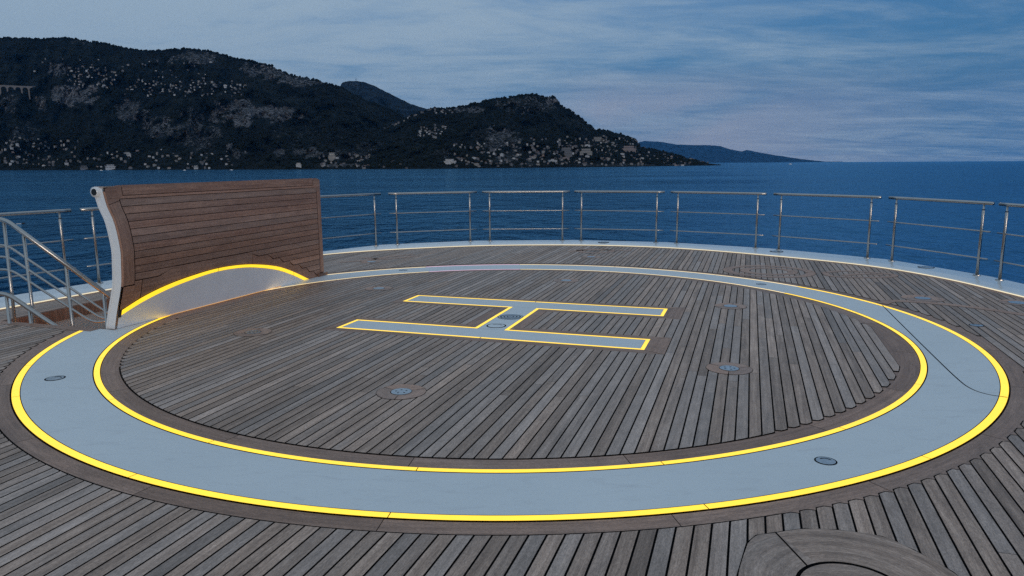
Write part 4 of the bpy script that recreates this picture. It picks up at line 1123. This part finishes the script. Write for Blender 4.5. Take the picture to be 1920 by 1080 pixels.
# ------------------------------------------------------------------ air
def haze_box():
    m = bpy.data.materials.new('air'); m.use_nodes = True; nt = m.node_tree; nt.nodes.clear()
    out = nt.nodes.new('ShaderNodeOutputMaterial'); v = nt.nodes.new('ShaderNodeVolumePrincipled')
    v.inputs['Color'].default_value = (.08, .42, 1.0, 1); v.inputs['Density'].default_value = HAZE; v.inputs['Anisotropy'].default_value = 0.0
    nt.links.new(v.outputs[0], out.inputs['Volume'])
    mb = MB(); mb.box((-28000, -28000, SEA_Z - 8), (28000, 30000, 2600)); o = mb.build('haze', m); tag(o, 'thin blue evening air over the bay', 'haze', kind='stuff')
HAZE = 1.6e-5
haze_box()

# ------------------------------------------------------------------ light
SUN_EL, SUN_AZ = R(5.0), R(168.0)     # low behind the camera
w = bpy.data.worlds.new('World'); S.world = w; w.use_nodes = True; nt = w.node_tree; nt.nodes.clear()
out = nt.nodes.new('ShaderNodeOutputWorld'); bg = nt.nodes.new('ShaderNodeBackground'); L(nt, bg.outputs[0], out.inputs[0])
tc = N(nt, 'ShaderNodeTexCoord')
sep = N(nt, 'ShaderNodeSeparateXYZ'); L(nt, tc.outputs['Generated'], sep.inputs[0])
zc = math_n(nt, 'MAXIMUM', sep.outputs[2], 0.0)
cmb = N(nt, 'ShaderNodeCombineXYZ'); L(nt, sep.outputs[0], cmb.inputs[0]); L(nt, sep.outputs[1], cmb.inputs[1]); L(nt, math_n(nt, 'ADD', zc, .0), cmb.inputs[2])
sky = N(nt, 'ShaderNodeTexSky'); sky.sky_type = 'NISHITA'; sky.sun_disc = False; sky.sun_elevation = SUN_EL; sky.sun_rotation = SUN_AZ; sky.air_density = 1.0; sky.dust_density = .6; sky.ozone_density = 3.0
L(nt, cmb.outputs[0], sky.inputs[0])
# cloud sheet: direction projected on a plane overhead
den = math_n(nt, 'ADD', zc, .09)
cx_ = math_n(nt, 'DIVIDE', sep.outputs[0], den); cy_ = math_n(nt, 'DIVIDE', sep.outputs[1], den)
cv = N(nt, 'ShaderNodeCombineXYZ'); L(nt, cx_, cv.inputs[0]); L(nt, cy_, cv.inputs[1])
def cn(sx_, sy_, rot, sc, det, rgh, dist, loc=(0, 0, 0)):
    mp = N(nt, 'ShaderNodeMapping'); mp.inputs['Scale'].default_value = (sx_, sy_, 1); mp.inputs['Rotation'].default_value = (0, 0, rot); mp.inputs['Location'].default_value = loc
    L(nt, cv.outputs[0], mp.inputs['Vector']); n_ = N(nt, 'ShaderNodeTexNoise', Scale=sc, Detail=det, Roughness=rgh, Distortion=dist); L(nt, mp.outputs[0], n_.inputs['Vector']); return n_.outputs['Fac']
wisp = cn(.7, 1.35, R(-24), 1.0, 9, .66, .7); sheet = cn(.5, .8, R(10), .33, 5, .5, .3, (3, 1, 0)); fine = cn(.9, 2.0, R(-30), 2.6, 7, .68, .6)
leftness = math_n(nt, 'ADD', math_n(nt, 'MULTIPLY', sep.outputs[0], -.23), math_n(nt, 'ADD', math_n(nt, 'MULTIPLY', zc, .22), math_n(nt, 'MULTIPLY', math_n(nt, 'MINIMUM', sep.outputs[1], 0.0), -.25)))
cl = math_n(nt, 'ADD', math_n(nt, 'ADD', math_n(nt, 'MULTIPLY', wisp, .62), math_n(nt, 'MULTIPLY', sheet, .38)), math_n(nt, 'ADD', math_n(nt, 'MULTIPLY', fine, .22), leftness))
clm = ramp(nt, cl, [(.375, 0.0), (.73, .95)], 'EASE')
# low pinkish bank near the horizon
bank = math_n(nt, 'MULTIPLY', ramp(nt, zc, [(.0, .9), (.07, .75), (.125, 0.0)]), ramp(nt, cn(.35, .22, R(0), .6, 6, .6, .5, (7, 2, 0)), [(.34, 0.0), (.5, 1.0)]))
skyc = mix(nt, 1.0, sky.outputs[0], (.88, 1.12, 1.48), 'MULTIPLY')
skyc = mix(nt, ramp(nt, zc, [(0.0, .92), (.06, .8), (.30, 0.0)]), skyc, (.42, 1.62, 3.55))
c1 = mix(nt, clm, skyc, (3.35, 4.45, 5.5))
win = math_n(nt, 'MULTIPLY', ramp(nt, sep.outputs[0], [(.03, 0.0), (.12, 1.0)]), ramp(nt, sep.outputs[0], [(.25, 1.0), (.5, .15)]))
c2 = mix(nt, math_n(nt, 'MULTIPLY', math_n(nt, 'MULTIPLY', bank, win), .9), c1, (3.55, 3.75, 4.5))
L(nt, c2, bg.inputs[0]); bg.inputs[1].default_value = .1
sd = bpy.data.lights.new('sun', 'SUN'); sd.energy = .95; sd.angle = R(20); sd.color = (1, .82, .66)
so_ = bpy.data.objects.new('sun', sd); COL.objects.link(so_)
az = SUN_AZ; dirv = Vector((math.sin(az) * math.cos(SUN_EL), math.cos(az) * math.cos(SUN_EL), math.sin(SUN_EL)))
so_.rotation_euler = dirv.to_track_quat('Z', 'Y').to_euler()

S.view_settings.view_transform = 'Standard'; S.view_settings.look = 'None'; S.view_settings.exposure = 0.0; S.view_settings.gamma = 1.0
S.cycles.use_denoising = False
S.cycles.max_bounces = 6; S.cycles.volume_bounces = 0; S.cycles.sample_clamp_indirect = 1.5
